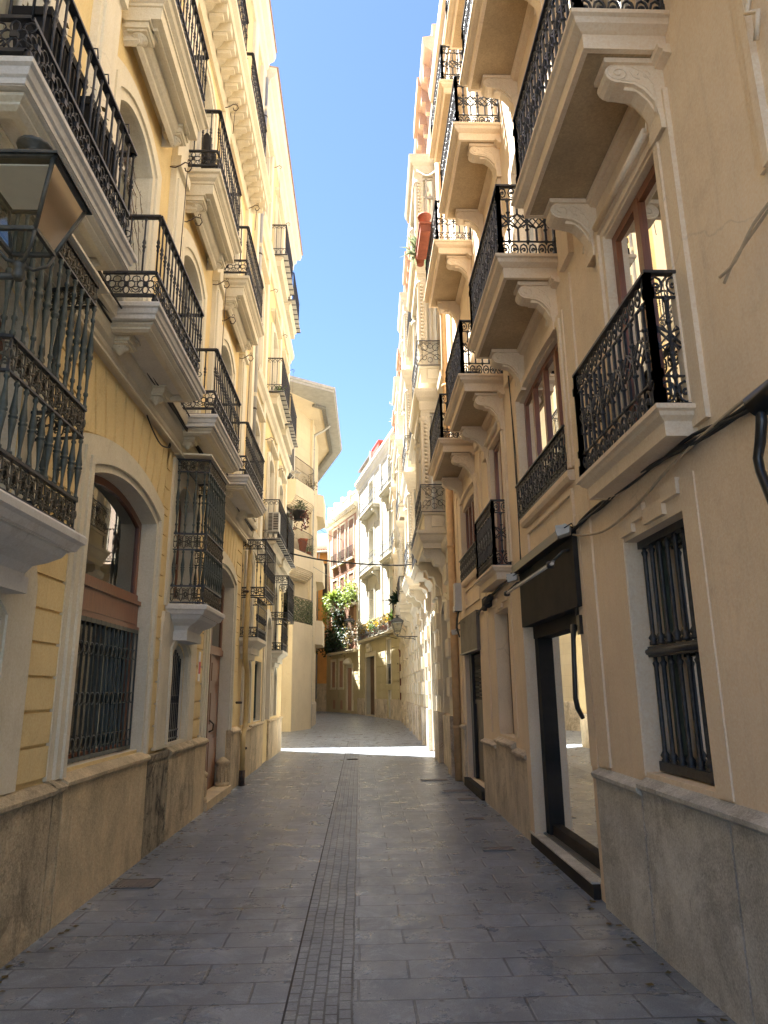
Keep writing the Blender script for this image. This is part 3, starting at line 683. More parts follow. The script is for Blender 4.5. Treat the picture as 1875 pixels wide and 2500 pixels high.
# ================================================================== ground
def ground():
    mb = MB().mat('paving'); a = [mb.V(-150, 150, 0), mb.V(150, 150, 0), mb.V(150, -150, 0), mb.V(-150, -150, 0)]; mb.F(*a)
    g = mb.build('street'); g['kind'] = 'structure'
    mb = MB().mat('gutter'); a = [mb.V(-.385, 14, .004), mb.V(-.035, 14, .004), mb.V(-.035, -24, .004), mb.V(-.385, -24, .004)]; mb.F(*a)
    mb.mat('room'); a = [mb.V(-.397, 14, .0042), mb.V(-.385, 14, .0042), mb.V(-.385, -24, .0042), mb.V(-.397, -24, .0042)]; mb.F(*a)
    g = mb.build('drainage_path'); g['kind'] = 'structure'
    covers = [(1.42, 7.84, .34, .16, 'rectangular utility cover beside the shop doorstep'), (1.60, 11.25, .3, .22, 'near one of two close-set utility covers in front of the far shutter'),
        (1.56, 12.15, .46, .28, 'far one of two close-set utility covers in front of the far shutter'), (-1.93, 6.75, .36, .3, 'rusty utility cover against the left plinth'),
        (1.35, 13.6, .5, .2, 'wide utility cover close to the tan downpipe'), (1.25, 20.6, .8, .5, 'large utility cover lying in the sunlit strip'), (1.45, 9.6, .26, .15, 'small utility cover by the narrow ground floor window'), (-.2, 27.5, .6, .3, 'utility cover in the shaded far part of the street')]
    for x, y, w, d, lb in covers:
        t = thing('utility_cover', lb, 'manhole cover', (x, y, .004), 0, 'metal covers let into the paving')
        mb = MB().mat('steel'); 
        for (a, b, c, e) in ((-w/2, w/2, -d/2, -d/2+.015), (-w/2, w/2, d/2-.015, d/2), (-w/2, -w/2+.015, -d/2, d/2), (w/2-.015, w/2, -d/2, d/2)): mb.box(a, b, c, e, .001, .006)
        mb.build('frame', t)
        mb = MB().mat('cover_metal'); mb.box(-w/2+.018, w/2-.018, -d/2+.018, d/2-.018, .0005, .004)
        k = int(w/.035)
        for i in range(k): mb.box(-w/2+.03+i*.034, -w/2+.044+i*.034, -d/2+.04, d/2-.04, .004, .007)
        mb.build('lid', t)
    t = thing('drain_cover', 'small dark square drain in the central cobbled channel', 'drain', (-.19, 17.8, .005))
    mb = MB().mat('iron_rust'); mb.box(-.14, .14, -.14, .14, .0005, .006); mb.build('frame', t)
    mb = MB().mat('black_matt')
    for i in range(6): mb.box(-.11, .11, -.11+i*.04, -.092+i*.04, .006, .009)
    mb.build('grate', t)
    mb = MB().mat('iron_rust'); rnd = random.Random(3)
ground()

# ================================================================== left near block
L1 = Fac('apartment_building', 'ochre and cream block with marble balconies and green iron window cages, nearest on the left', (XL, YN), (XL, 13.66), ub=YN)
def left_block():
    f = L1
    # ground floor openings
    for c in (4.01, 8.89):
        f.holes.append(outline(c-.36, c+.36, 1.03, 2.17, .15)); 
        w = window(f, c-.36, c+.36, 1.03, 2.17, .15, .10, 'wood_white', 1, (), None, 'pane_dark', .04, hole=False)
        mb = f.mb().mat('iron'); 
        for i in range(9): u = c-.34+.68*i/8; mb.box(u-.007, u+.007, -.045, -.03, 1.03, 2.15-.13*abs(i-4)/4)
        for zz in (1.16, 1.07): mb.box(c-.36, c+.36, -.05, -.022, zz-.01, zz+.01)
        mb.tube([(c+.34*cos(pi*k/8), -.035, 1.85+.2*sin(pi*k/8)) for k in range(9)], .008, 4)
        for i in range(8): u = c-.3+.68*i/8; mb.tube([(u+.03*cos(a*pi/4), -.03, 1.52+.05*sin(a*pi/4)) for a in range(8)], .005, 4, True)
        mb.build('window_grille', w)
        f.holes.append(outline(c-.42, c+.42, 2.68, 4.16, .2))
        window(f, c-.42, c+.42, 2.68, 4.16, .2, .16, 'wood_red', 2, (3.2,), 'curtain', 'pane_dark', .05, hole=False)
    window(f, 5.66, 7.53, 1.05, 3.55, .17, .12, 'wood_red', 1, (), None, 'pane', .07, label='arched shop window with timber spandrel and folding grille')
    # timber spandrel and retractable grille
    mb = f.mb().mat('wood_red'); mb.box(5.68, 7.51, -.16, -.085, 2.25, 2.50); mb.box(5.67, 7.52, -.15, -.06, 2.49, 2.53); mb.box(5.67, 7.52, -.15, -.065, 2.23, 2.265); mb.box(5.75, 7.44, -.09, -.078, 2.29, 2.46); mb.box(5.67, 7.52, -.17, -.10, 2.53, 2.60)
    mb.build('window_panel', f.root)
    mb = f.mb().mat('bar_metal'); flatgrille(mb, 5.70, 7.50, 1.06, 2.235, -.07, 15, (1.98, 1.56, 1.20))
    mb.build('window_grille', f.root)
    # portal 2: door
    f.holes.append(outline(10.54, 12.41, .1, 3.55, .17))
    window(f, 10.54, 12.41, 2.25, 3.55, .17, .13, 'wood_door', 2, (2.3,), None, 'pane_dark', .08, hole=False)
    mb = f.mb().mat('wood_door'); mb.box(10.55, 12.40, -.22, -.15, .12, 2.25)
    for a, b in ((10.60, 11.44), (11.50, 12.35)):
        for za, zb in ((.25, .95), (1.05, 1.65), (1.72, 2.12)): mb.box(a+.08, b-.08, -.15, -.135, za, zb); mb.box(a+.14, b-.14, -.135, -.12, za+.06, zb-.06)
    mb.box(11.44, 11.50, -.15, -.11, .12, 2.25); mb.box(10.55, 12.40, -.2, -.10, 2.19, 2.29)
    d = mb.build('door', f.root)
    mb = f.mb().mat('iron_rust'); mb.tube([(11.54, -.11, 1.0), (11.54, -.05, 1.03), (11.54, -.04, 1.12), (11.54, -.11, 1.18)], .012, 6); mb.build('handle', d)
    mb = f.mb().mat('plinth_smooth'); mb.box(10.54, 12.41, -.22, .12, 0, .115); mb.build('doorstep', f.root)
    # guard stones
    for u in (10.62, 12.34):
        mb = f.mb().mat('plinth_smooth'); mb.lathe(u, -.02, .115, [(.12,0),(.12,.05),(.10,.06),(.095,.32),(.11,.34),(.12,.37),(.10,.39),(.05,.43),(.01,.45)], 14)
        for k in range(10): a = 2*pi*k/10; mb.tube([(u+.10*cos(a), -.02+.10*sin(a), .18), (u+.097*cos(a), -.02+.097*sin(a), .42)], .012, 4)
        mb.build('guard_stone', f.root)
    # upper windows
    for c in (-1.3, 1.12, 3.56, 6.0, 8.44, 10.88):
        window(f, c-.52, c+.52, 4.80, 7.18, .22, .14, 'wood_white', 2, (5.3, 6.75), 'curtain_w', 'pane', .05)
    for c in (1.2, 3.65, 6.1, 8.5, 10.95):
        window(f, c-.52, c+.52, 8.14, 10.35, .22, .14, 'wood_white', 2, (8.6, 9.9), 'curtain_w', 'pane', .05)
    for c in (3.6, 6.0, 8.4, 10.85):
        window(f, c-.5, c+.5, 11.52, 13.7, 0, .14, 'wood_white', 2, (13.1,), 'curtain_w', 'pane', .05)
        window(f, c-.35, c+.35, 14.4, 15.4, 0, .14, 'wood_white', 2, (), 'curtain_w', 'pane', .05)
    wall(f, YN, 13.65, 0, 16.1, 'ochre', .42)
    # trims
    for a, b, z0 in ((5.66, 7.53, 1.0), (10.54, 12.41, .98)):
        mb = f.mb().mat('cream'); trim(mb, a, b, z0, 3.55, .17, .29, ((0, .03), (.28, .055), (.55, .075), (.78, .045)))
        mb.build('portal_trim', f.root)
    for c, z0, z1, e in [(c, 4.80, 7.18, .28) for c in (1.12, 3.56, 6.0, 8.44, 10.88)]+[(c, 8.14, 10.35, .26) for c in (3.65, 6.1, 8.5, 10.95)]:
        mb = f.mb().mat('cream_bright'); trim(mb, c-.52, c+.52, z0, z1, .22, e, ((0, .04), (.35, .06), (.7, .035)))
        mb.build('window_trim', f.root)
    mb = f.mb().mat('cream_bright')
    for k in range(-4, 4):
        u = 7.23+2.44*k
        if u > 12.6: continue
        if mb.v: mb.build('pilaster', f.root); mb = f.mb().mat('cream_bright')
        mb.box(u, u+.42, 0, .07, 4.93, 11.05); mb.box(u+.05, u+.37, .07, .095, 5.1, 7.6); mb.box(u-.03, u+.45, .0, .11, 4.93, 5.06); mb.box(u-.02, u+.44, 0, .12, 7.72, 7.86); mb.box(u, u+.42, 0, .06, 11.4, 15.7)
    mb.build('pilaster', f.root); mb = f.mb().mat('cream_bright'); mb.box(13.2, 13.64, 0, .08, 4.93, 15.8)
    mb.build('pilaster', f.root)
    # marble surrounds of the small windows below the cages
    for c in (4.01, 8.89):
        mb = f.mb().mat('cream'); ii = outline(c-.36, c+.36, 1.03, 2.17, .15, 12)
        mb.prism([(c-.86, 1.0), (c+.86, 1.0), (c+.86, 2.3), (c+.80, 2.5), (c-.80, 2.5), (c-.86, 2.3)], -.002, .045, [[(x*1.0+(0.03 if x > c else -.03), z+(.02 if z > 1.1 else 0.01)) for x, z in ii]])
        trim(mb, c-.40, c+.40, 1.03, 2.2, .16, .09, ((0, .07), (.5, .055)))
        mb.prism([(c-.74, 2.58), (c+.74, 2.58), (c+.74, 4.36), (c-.74, 4.36)], -.002, .03, [outline(c-.44, c+.44, 2.7, 4.18, .2, 12)])
        mb.build('window_surround', f.root)
        mb = f.mb().mat('marble'); path = [(c-.68, 0), (c-.58, .46), (c+.58, .46), (c+.68, 0)]
        mb.sweep(path, [(-.2,2.60),(-.01,2.60),(.0,2.585),(-.005,2.545),(-.03,2.53),(-.05,2.49),(-.2,2.47)])
        mb.plan([(c-.60, 0), (c-.5, .40), (c+.5, .40), (c+.60, 0)], 2.48, 2.59)
        mb.plan([(c-.42, 0), (c-.38, .20), (c+.38, .20), (c+.42, 0)], 2.2, 2.3)
        mb.sweep([(c-.58, 0), (c-.5, .38), (c+.5, .38), (c+.58, 0)], [(-.22,2.49),(-.0,2.49),(-.03,2.44),(-.09,2.40),(-.16,2.37),(-.19,2.32),(-.19,2.28),(-.21,2.26),(-.25,2.2),(-.3,2.18)])
        b = mb.build('bay_corbel', f.root)
        place(cage_turned(1.13, .40, (('b', 0, .20), ('t', .20, .63), ('b', .63, .83), ('t', .83, 1.60), ('b', 1.60, 1.76))), 'window_cage', f.root, (f.X(c-.04), 0, 2.62))
        mb = f.mb().mat('cream_bright'); mb.plan([(c-.72, 0), (c-.66, .44), (c+.60, .44), (c+.64, 0)], 4.405, 4.425); mb.build('canopy', f.root)
    # rusticated blocks
    for a, b in ((4.87, 5.37), (7.83, 8.03), (9.75, 10.25), (12.71, 13.2)): 
        mb = f.mb().mat('ochre'); blocks(mb, a, b, 1.02, 3.66, .232, .02); blocks(mb, a-.08*(a in (4.87, 9.75)), b, 3.66, 4.36, .232, .02); mb.build('rusticated_blocks', f.root)
    for c in (6.6, 11.48):
        mb = f.mb().mat('ochre')
        angs = [-.26+.052*k for k in range(11)]
        for a, b in zip(angs, angs[1:]):
            cz = 1.9; g = .004
            q = []
            for t, e in ((a+g, 0), (b-g, 0), (b-g, 1), (a+g, 1)):
                tt = t*2.2; x0 = c+tt*1.9*(0.92); 
                if e: q.append((c+sin(tt)*2.45*1.0, 4.36)) 
                else: q.append((c+1.16*tt/.572, 3.84-.17*(tt/.572)**2))
            mb.prism(q, -.004, .02)
        mb.build('arch_blocks', f.root)
    # string course with mouldings
    mb = f.mb().mat('cream')
    mb.sweep([(YN, 0), (13.64, 0)], [(0,4.42),(.06,4.42),(.06,4.47),(.075,4.485),(.075,4.53),(.11,4.56),(.13,4.62),(.13,4.66),(.19,4.69),(.21,4.74),(.21,4.78),(.16,4.80),(.05,4.86),(.05,4.93),(0,4.93)])
    mb.build('string_course', f.root)
    mb = f.mb().mat('cream_bright'); mb.sweep([(YN, 0), (13.3, 0)], [(.075,4.395),(.10,4.395),(.10,4.418),(.075,4.418)]); mb.build('flashing', f.root)
    # plinth
    pl = [(YN, 2.9, .99, 'plinth'), (2.9, 5.38, .99, 'plinth'), (5.38, 5.55, 1.0, 'plinth'), (5.55, 7.66, 1.02, 'plinth_smooth'), (7.66, 8.5, .97, 'plinth_rough'), (8.5, 9.8, 1.0, 'plinth'), (9.8, 10.5, 1.0, 'plinth_smooth'), (12.45, 13.3, 1.0, 'plinth'), (13.3, 13.64, .95, 'plinth_smooth')]
    plinth(f, pl, None, .06, .10)
    # level-one balconies
    for a, b in ((-1.8, .1), (.62, 2.4), (3.02, 4.76), (5.4, 7.2), (7.9, 9.73), (10.33, 12.38)):
        w = b-a; balcony(f, a, b, 4.82, .55, rail_turned, .87, 'marble', 'marble', (('rosette', -w/2+.34), ('rosette', w/2-.34)))
    for a, b in ((.7, 2.4), (3.1, 4.75), (5.3, 7.03), (7.73, 9.46), (10.13, 12.04)):
        w = b-a; balcony(f, a, b, 8.12, .47, rail_turned, .94, 'cream', 'cornice', (('rosette', -w/2+.22), ('rosette', w/2-.22)))
    # level-three cornice gallery
    mb = f.mb().mat('cream')
    mb.sweep([(YN, 0), (12.5, 0), (12.5, 0)][:2], [(0,10.85),(.05,10.85),(.08,10.95),(.08,11.05),(.16,11.10),(.20,11.2),(.38,11.22),(.40,11.30),(.46,11.36),(.46,11.48),(.0,11.5)])
    for k in range(46): u = 12.35-k*.30; mb.box(u-.07, u+.07, .1, .36, 11.06, 11.21); mb.box(u-.05, u+.05, .1, .30, 11.0, 11.06)
    mb.build('cornice', f.root)
    for a, b in ((.3, 2.1), (2.75, 4.5), (5.2, 7.0), (7.6, 9.4), (10.0, 11.75)):
        place(rail_turned(b-a, .40, .9), 'railing', f.root, (f.X((a+b)/2), 0, 11.5))
    mb = f.mb().mat('cream'); mb.sweep([(YN, 0), (13.5, 0)], [(0,15.55),(.05,15.55),(.08,15.7),(.14,15.75),(.16,15.9),(.26,15.96),(.30,16.08),(.30,16.16),(0,16.2)])
    mb.mat('rooftile'); mb.sweep([(YN, 0), (13.45, 0)], [(-.5,16.34),(-.5,16.3),(.33,16.162),(.33,16.19)])
    mb.build('roof_cornice', f.root)
    # scrolled curtain hooks and rods
    for u, z, rod in ((7.12, 7.62, 1.6), (9.60, 7.62, 1.6), (12.05, 7.62, 1.6), (9.62, 10.9, .5), (12.1, 10.9, .5), (7.75, 7.35, 0), (10.2, 7.35, 0)):
        mb = f.mb().mat('iron_rust'); A = (u, .0); d = (.25, 1); 
        mb.tube([(u, .02, z), (u, .08, z-.01), (u, .14, z+.02), (u+.01, .19, z+.07), (u+.02, .25, z+.06), (u+.02, .27, z), (u+.02, .24, z-.05), (u+.02, .20, z-.04), (u+.02, .19, z)], .008, 5)
        mb.tube([(u+.02, .24, z+.07), (u+.02, .25, z+.11), (u+.02, .22, z+.12), (u+.02, .22, z+.09)], .005, 4)
        if rod: mb.tube([(u+.02, .22, z-.04), (u+.02, .20, z-rod)], .006, 5)
        mb.build('curtain_hook', f.root)
left_block()

# ================================================================== left second block
L2 = Fac('apartment_building', 'pale yellow block with plain cornices on the left, after the yellow downpipe', (XL, 13.66), (XL, 20.75), ub=13.66)
def left_block_2():
    f = L2
    for c in (14.3, 18.75):
        window(f, c-.33, c+.33, 1.0, 2.2, .3, .12, 'wood_white', 1, (), None, 'pane_dark', .04)
    window(f, 15.5, 16.5, .98, 2.25, 0, .1, 'shutter_green', 2, (), None, 'pane_dark', .05)
    window(f, 16.85, 17.75, .95, 3.35, .25, .15, 'wood_brown', 2, (2.2,), None, 'pane_dark', .06)
    for c in (14.2, 16.9, 19.05):
        for z0, z1 in ((4.98, 7.2), (8.62, 10.7), (12.4, 14.3)):
            window(f, c-.45, c+.45, z0, z1, .15 if z0 < 9 else 0, .14, 'wood_white', 2, (z1-.5,), 'curtain_w', 'pane', .05)
    for c in (14.2, 18.7): window(f, c-.4, c+.4, 2.6, 4.3, .2, .14, 'wood_brown', 2, (), 'curtain', 'pane_dark', .05)
    wall(f, 13.66, 20.75, 0, 15.9, 'ochre', .3)
    for a, b, z0, z1, rs, st in ((13.97, 14.63, 1.0, 2.2, .3, .06), (18.42, 19.08, 1.0, 2.2, .3, .06), (16.85, 17.75, .95, 3.35, .25, .06), (13.8, 14.6, 2.6, 4.3, .2, .03), (18.3, 19.1, 2.6, 4.3, .2, .03)):
        mb = f.mb().mat('cream'); trim(mb, a, b, z0, z1, rs, .2, ((0, .04), (.5, st))); mb.build('window_trim', f.root)
    mb = f.mb().mat('cream_bright')
    for c in (14.2, 16.9, 19.05):
        for z0, z1 in ((4.98, 7.2), (8.62, 10.7), (12.4, 14.3)):
            if mb.v: mb.build('window_trim', f.root); mb = f.mb().mat('cream_bright')
            trim(mb, c-.45, c+.45, z0, z1, .15 if z0 < 9 else 0, .2, ((0, .04), (.5, .06))); mb.box(c-.75, c+.75, 0, .14, z1+.28, z1+.36)
    mb.build('window_trim', f.root)
    for u in (15.1, 17.85, 20.05): mb = f.mb().mat('cream_bright'); mb.box(u, u+.32, 0, .07, 4.8, 15.5); mb.build('pilaster', f.root)
    mb = f.mb().mat('cream')
    for z in (4.42, 8.0, 11.75): mb.sweep([(13.67, 0), (20.74, 0)], [(0,z),(.05,z),(.08,z+.1),(.14,z+.16),(.16,z+.3),(.05,z+.38),(0,z+.4)])
    mb.sweep([(13.67, 0), (20.77, 0), (20.77, -.3)], [(0,15.2),(.05,15.2),(.08,15.45),(.14,15.5),(.16,15.65),(.26,15.72),(.30,15.86),(.30,15.96),(0,16)])
    mb.mat('rooftile'); mb.sweep([(13.67, 0), (20.77, 0), (20.77, -.3)], [(-.3,16.12),(-.3,16.06),(.34,15.962),(.34,15.99)])
    mb.build('cornice', f.root)
    plinth(f, [(13.9, 14.9, .92, 'plinth_smooth'), (14.9, 15.9, .95, 'plinth'), (15.9, 16.8, .95, 'plinth_smooth'), (17.8, 18.6, .93, 'plinth'), (18.6, 19.5, .93, 'plinth_smooth'), (19.5, 20.74, .93, 'plinth_smooth')], None, .03, .06)
    for z, h, pr in ((5.02, .95, ((15.95, 17.9), (18.05, 19.9))), (8.65, .9, ((15.85, 17.8), (18.0, 19.85))), (12.42, .9, ((15.85, 17.75), (18.0, 19.9)))):
        for a, b in pr: balcony(f, a, b, z, .42, rail_arcade, h, 'cream', 'wood')
    for c, sc in ((14.15, 1), (18.55, 1)):
        place(cage_bars(1.5, .42, 0, 1.08, ((0, .16), (.9, 1.08))), 'window_cage', f.root, (f.X(c), 0, 3.37))
        place(cage_bars(1.25, .30, 0, .74, ((0, .18),)), 'window_cage', f.root, (f.X(c-.1), 0, 2.6))
        mb = f.mb().mat('cream'); mb.sweep([(c-.8, 0), (c-.72, .33), (c+.58, .33), (c+.66, 0)], [(-.2,2.59),(0,2.59),(0,2.53),(-.04,2.49),(-.12,2.42),(-.2,2.3),(-.22,2.2),(-.26,2.2)])
        mb.plan([(c-.7, 0), (c-.6, .2), (c+.5, .2), (c+.6, 0)], 2.3, 2.58); mb.build('bay_corbel', f.root)
    for u, z in ((15.6, 7.3), (17.95, 7.3), (15.6, 11.2), (17.9, 11.2), (20.1, 11.2), (15.6, 14.8), (17.9, 14.8)):
        mb = f.mb().mat('iron_rust'); mb.tube([(u, 0, z), (u, .1, z+.02), (u, .18, z+.07), (u, .24, z+.03), (u, .21, z-.03), (u, .18, z)], .008, 4); mb.tube([(u, .2, z-.02), (u, .2, z-.9)], .004, 4); mb.build('curtain_hook', f.root)
left_block_2()

# ================================================================== right near block
R1 = Fac('apartment_building', 'peach stucco block with scroll-bracket balconies and a shop, nearest on the right', (XR, YN), (XR, 13.75), rev=True, ub=YN)
def right_block():
    f = R1
    # grille window
    w = window(f, 3.90, 4.84, 1.06, 2.60, 0, .22, 'shutter_green', 2, (), None, 'pane_dark', .06)
    mb = f.mb().mat('iron')
    for i in range(8):
        u = 3.94+.86*i/7
        for za, zb in ((1.12, 1.80), (1.88, 2.56)):
            H = zb-za
            mb.lathe(u, -.12, za, [(.028,0),(.028,H*.03),(.02,H*.04),(.033,H*.07),(.02,H*.10),(.0155,H*.11),(.0155,H*.90),(.018,H*.91),(.024,H*.94),(.014,H*.96),(.014,H)], 8)
    for zz, hh in ((1.10, .03), (1.835, .035), (2.575, .025)): mb.box(3.90, 4.84, -.15, -.09, zz-hh, zz+hh)
    mb.tube([(3.9, -.09, 1.835), (4.84, -.09, 1.835)], .022, 8)
    mb.build('window_grille', w)
    window(f, 8.88, 9.80, 1.02, 2.62, 0, .17, 'wood_brown', 2, (), None, 'pane_dark', .06)
    # shop front
    f.holes.append(outline(5.98, 7.92, .12, 2.86))
    mb = f.mb().mat('black_matt'); mb.box(5.99, 6.02, -.2, -.10, .14, 2.24); mb.box(7.76, 7.91, -.22, -.07, .14, 2.24); mb.box(5.99, 7.91, -.22, -.06, 2.14, 2.27); mb.box(5.99, 7.91, -.2, -.10, .14, .24); mb.box(6.0, 7.9, -.2, -.03, 2.27, 2.33)
    mb.box(7.35, 7.38, -.17, -.11, .24, 2.14) if False else None
    s = mb.build('shop_window', f.root)
    g = f.mb().mat('pane_shop'); g.F(g.V(6.02, -.15, .24), g.V(7.77, -.15, .24), g.V(7.77, -.15, 2.14), g.V(6.02, -.15, 2.14)); g.build('pane', s)
    mb = f.mb().mat('black_matt'); mb.box(6.0, 8.08, -.05, .06, 0, .11); mb.mat('steel'); mb.box(5.99, 7.93, -.25, -.04, .111, .14); mb.mat('plinth_grey'); mb.box(6.0, 8.09, -.05, .07, .111, .125); mb.build('doorstep', f.root)
    mb = f.mb().mat('peach_trim'); mb.box(7.925, 8.12, 0, .05, 0.0, 2.27); mb.build('door_jamb', f.root); mb = f.mb().mat('peach_trim'); mb.box(5.80, 5.97, 0, .012, 0.99, 3.05); mb.build('door_jamb', f.root)
    # far shutter door
    f.holes.append(outline(11.15, 12.85, .12, 2.8))
    mb = f.mb().mat('black_matt'); 
    for i in range(12): mb.box(11.16, 12.84, -.17-.012*(i % 2), -.13, 1.42+i*.064, 1.475+i*.064)
    mb.mat('dark_panel'); mb.box(11.16, 12.84, -.20, -.14, .14, 1.38); mb.box(11.16, 12.84, -.20, -.12, 1.36, 1.43); mb.mat('black_gloss'); mb.box(12.6, 12.84, -.2, -.08, .14, 2.2)
    mb.mat('white_paint'); mb.box(11.19, 11.24, -.14, -.130, .45, .85)
    mb.build('roller_shutter', f.root)
    mb = f.mb().mat('black_matt'); mb.box(11.1, 12.9, -.02, .08, 0, .13); mb.build('doorstep', f.root)
    # first-floor windows
    window(f, 3.70, 4.64, 3.13, 4.93, 0, .05, 'wood_red', 2, (), 'curtain_w', 'pane', .07, label='timber window behind the nearest small balcony')
    window(f, 5.86, 7.64, 3.47, 4.90, .05, .05, 'wood_red', 4, (), 'curtain_w', 'pane', .06)
    window(f, 8.66, 9.56, 3.09, 4.95, 0, .05, 'wood_red', 2, (), 'curtain_w', 'pane', .07)
    window(f, 10.85, 12.4, 3.45, 4.78, .05, .05, 'wood_red', 4, (), 'curtain_w', 'pane', .06)
    window(f, 1.3, 2.3, 3.13, 4.93, 0, .12, 'wood_red', 2, (), 'curtain_w', 'pane', .07)
    for c in (1.7, 4.2, 6.7, 9.2, 11.65): window(f, c-.48, c+.48, 5.6, 7.75, .12, .12, 'wood_white', 2, (7.2,), 'curtain_w', 'pane', .05)
    for c in (1.4, 3.8, 6.25, 8.6, 11.1): window(f, c-.48, c+.48, 8.92, 11.0, .12, .12, 'wood_white', 2, (10.5,), 'curtain_w', 'pane', .05)
    for c in (3.8, 6.25, 8.6, 11.1): window(f, c-.48, c+.48, 12.2, 14.0, 0, .12, 'wood_white', 2, (13.6,), 'curtain_w', 'pane', .05)
    wall(f, YN, 13.74, 0, 15.2, 'peach', .3)
    mb = f.mb().mat('peach_trim')
    # pilaster strips and panels
    for a, b in ((3.46, 3.66), (5.50, 5.76), (8.02, 8.3), (10.36, 10.6), (13.1, 13.5)):
        mb.box(a, b, 0, .018, 1.02, 5.2) if a != 3.46 else mb.box(a, b, 0, .03, 3.0, 5.15)
    mb.box(3.72, 3.895, 0, .010, 1.04, 2.78); mb.box(4.845, 5.02, 0, .010, 1.04, 2.66)
    # stepped hood over grille window
    for a, b, z in ((3.90, 4.12, 2.70), (4.12, 4.42, 2.63), (4.42, 4.62, 2.69), (4.62, 4.84, 2.63)): mb.box(a, b, 0, .03, z, z+.10)
    for a, b, z in ((8.88, 9.2, 2.70), (9.2, 9.5, 2.64), (9.5, 9.8, 2.70)): mb.box(a, b, 0, .03, z, z+.10)
    mb.box(8.68, 8.875, 0, .010, 1.04, 2.8); mb.box(9.805, 9.95, 0, .010, 1.04, 2.7)
    # panels below the wide windows
    for a, b in ((5.86, 7.64), (10.85, 12.4)):
        mb.sweep([(a-.05, 0), (b+.05, 0)], [(0,3.36),(.05,3.36),(.07,3.40),(.07,3.45),(0,3.46)])
        trim(mb, a+.08, b-.08, 3.02, 3.26, 0, .05, ((0, .025),)); mb.box(a+.03, b-.03, 0, .024, 2.97, 3.02)
        trim(mb, a, b, 3.47, 4.92, .05, .12, ((0, .03), (.5, .05)))
    for a, b in ((3.70, 4.64), (8.66, 9.56)):
        trim(mb, a, b, 3.13, 4.95, 0, .17, ((0, .025), (.35, .045), (.7, .02)))
        mb.tube([(a-.02, .06, 5.03), (b+.02, .06, 5.03)], .028, 6)
    for c in (1.7, 4.2, 6.7, 9.2, 11.65): trim(mb, c-.48, c+.48, 5.6, 7.75, .12, .2, ((0, .03), (.5, .05)))
    for c in (1.4, 3.8, 6.25, 8.6, 11.1): trim(mb, c-.48, c+.48, 8.92, 11.0, .12, .2, ((0, .03), (.5, .05)))
    for c in (3.8, 6.25, 8.6, 11.1): trim(mb, c-.48, c+.48, 12.2, 14.0, 0, .2, ((0, .03), (.5, .05)))
    for u in (5.35, 7.9, 10.35, 12.85): mb.box(u, u+.3, 0, .05, 5.3, 14.4)
    # carved panel border at the near edge
    trim(mb, 1.2, 2.62, 3.9, 5.6, .2, .10, ((0, .02), (.5, .035)))
    mb.tube([(2.55, .04, 4.9), (2.58, .06, 4.82), (2.5, .06, 4.76), (2.58, .05, 4.68), (2.5, .05, 4.6), (2.56, .04, 4.5)], .013, 6)
    mb.build('wall_moulding', f.root)
    mb = f.mb().mat('peach_trim'); mb.sweep([(YN, 0), (13.6, 0)], [(0,14.5),(.04,14.5),(.06,14.7),(.12,14.78),(.14,14.95),(.20,15.0),(.23,15.14),(.23,15.24),(0,15.28)]); mb.build('roof_cornice', f.root)
    plinth(f, [(YN, 2.4, 1.02, 'plinth_grey'), (2.4, 3.72, 1.03, 'plinth_grey'), (3.72, 4.86, 1.03, 'plinth_grey'), (4.86, 5.79, 1.0, 'plinth_grey'), (8.13, 8.85, .92, 'plinth_warm'), (8.85, 9.95, .98, 'plinth_warm'), (9.95, 11.05, .9, 'plinth_warm'), (12.95, 13.74, 1.0, 'plinth_warm')], None, .05, .06)
    for a, b in ((3.57, 5.02), (8.55, 9.87)):
        balcony(f, a, b, 3.12 if a < 5 else 3.09, .23, rail_cast, .84, 'peach_trim', 'small', inset=.03)
    for a, b, z in ((5.86, 7.80, 3.46), (10.8, 12.6, 3.44)):
        place(rail_cast(b-a, .05, .42), 'railing', f.root, (f.X((a+b)/2), 0, z))
    for a, b in ((.8, 2.6), (3.32, 5.08), (5.77, 7.62), (8.36, 10.05), (10.76, 12.62)):
        w = b-a; balcony(f, a, b, 5.58, .60, rail_cast, .79, 'peach_trim', 'cast', (('scroll', -w/2+.24), ('scroll', w/2-.24)), inset=.07)
    for a, b in ((.6, 2.3), (3.0, 4.7), (5.35, 7.1), (7.7, 9.5), (10.2, 12.1)):
        w = b-a; balcony(f, a, b, 8.88, .64, rail_cast, .79, 'peach_trim', 'cast', (('scroll', -w/2+.24), ('scroll', w/2-.24)), inset=.07)
    for a, b in ((.6, 2.3), (3.0, 4.7), (5.35, 7.1), (7.7, 9.5), (10.2, 12.1)):
        w = b-a; balcony(f, a, b, 12.15, .45, rail_cast, .8, 'peach_trim', 'cast', (), inset=.07)
right_block()

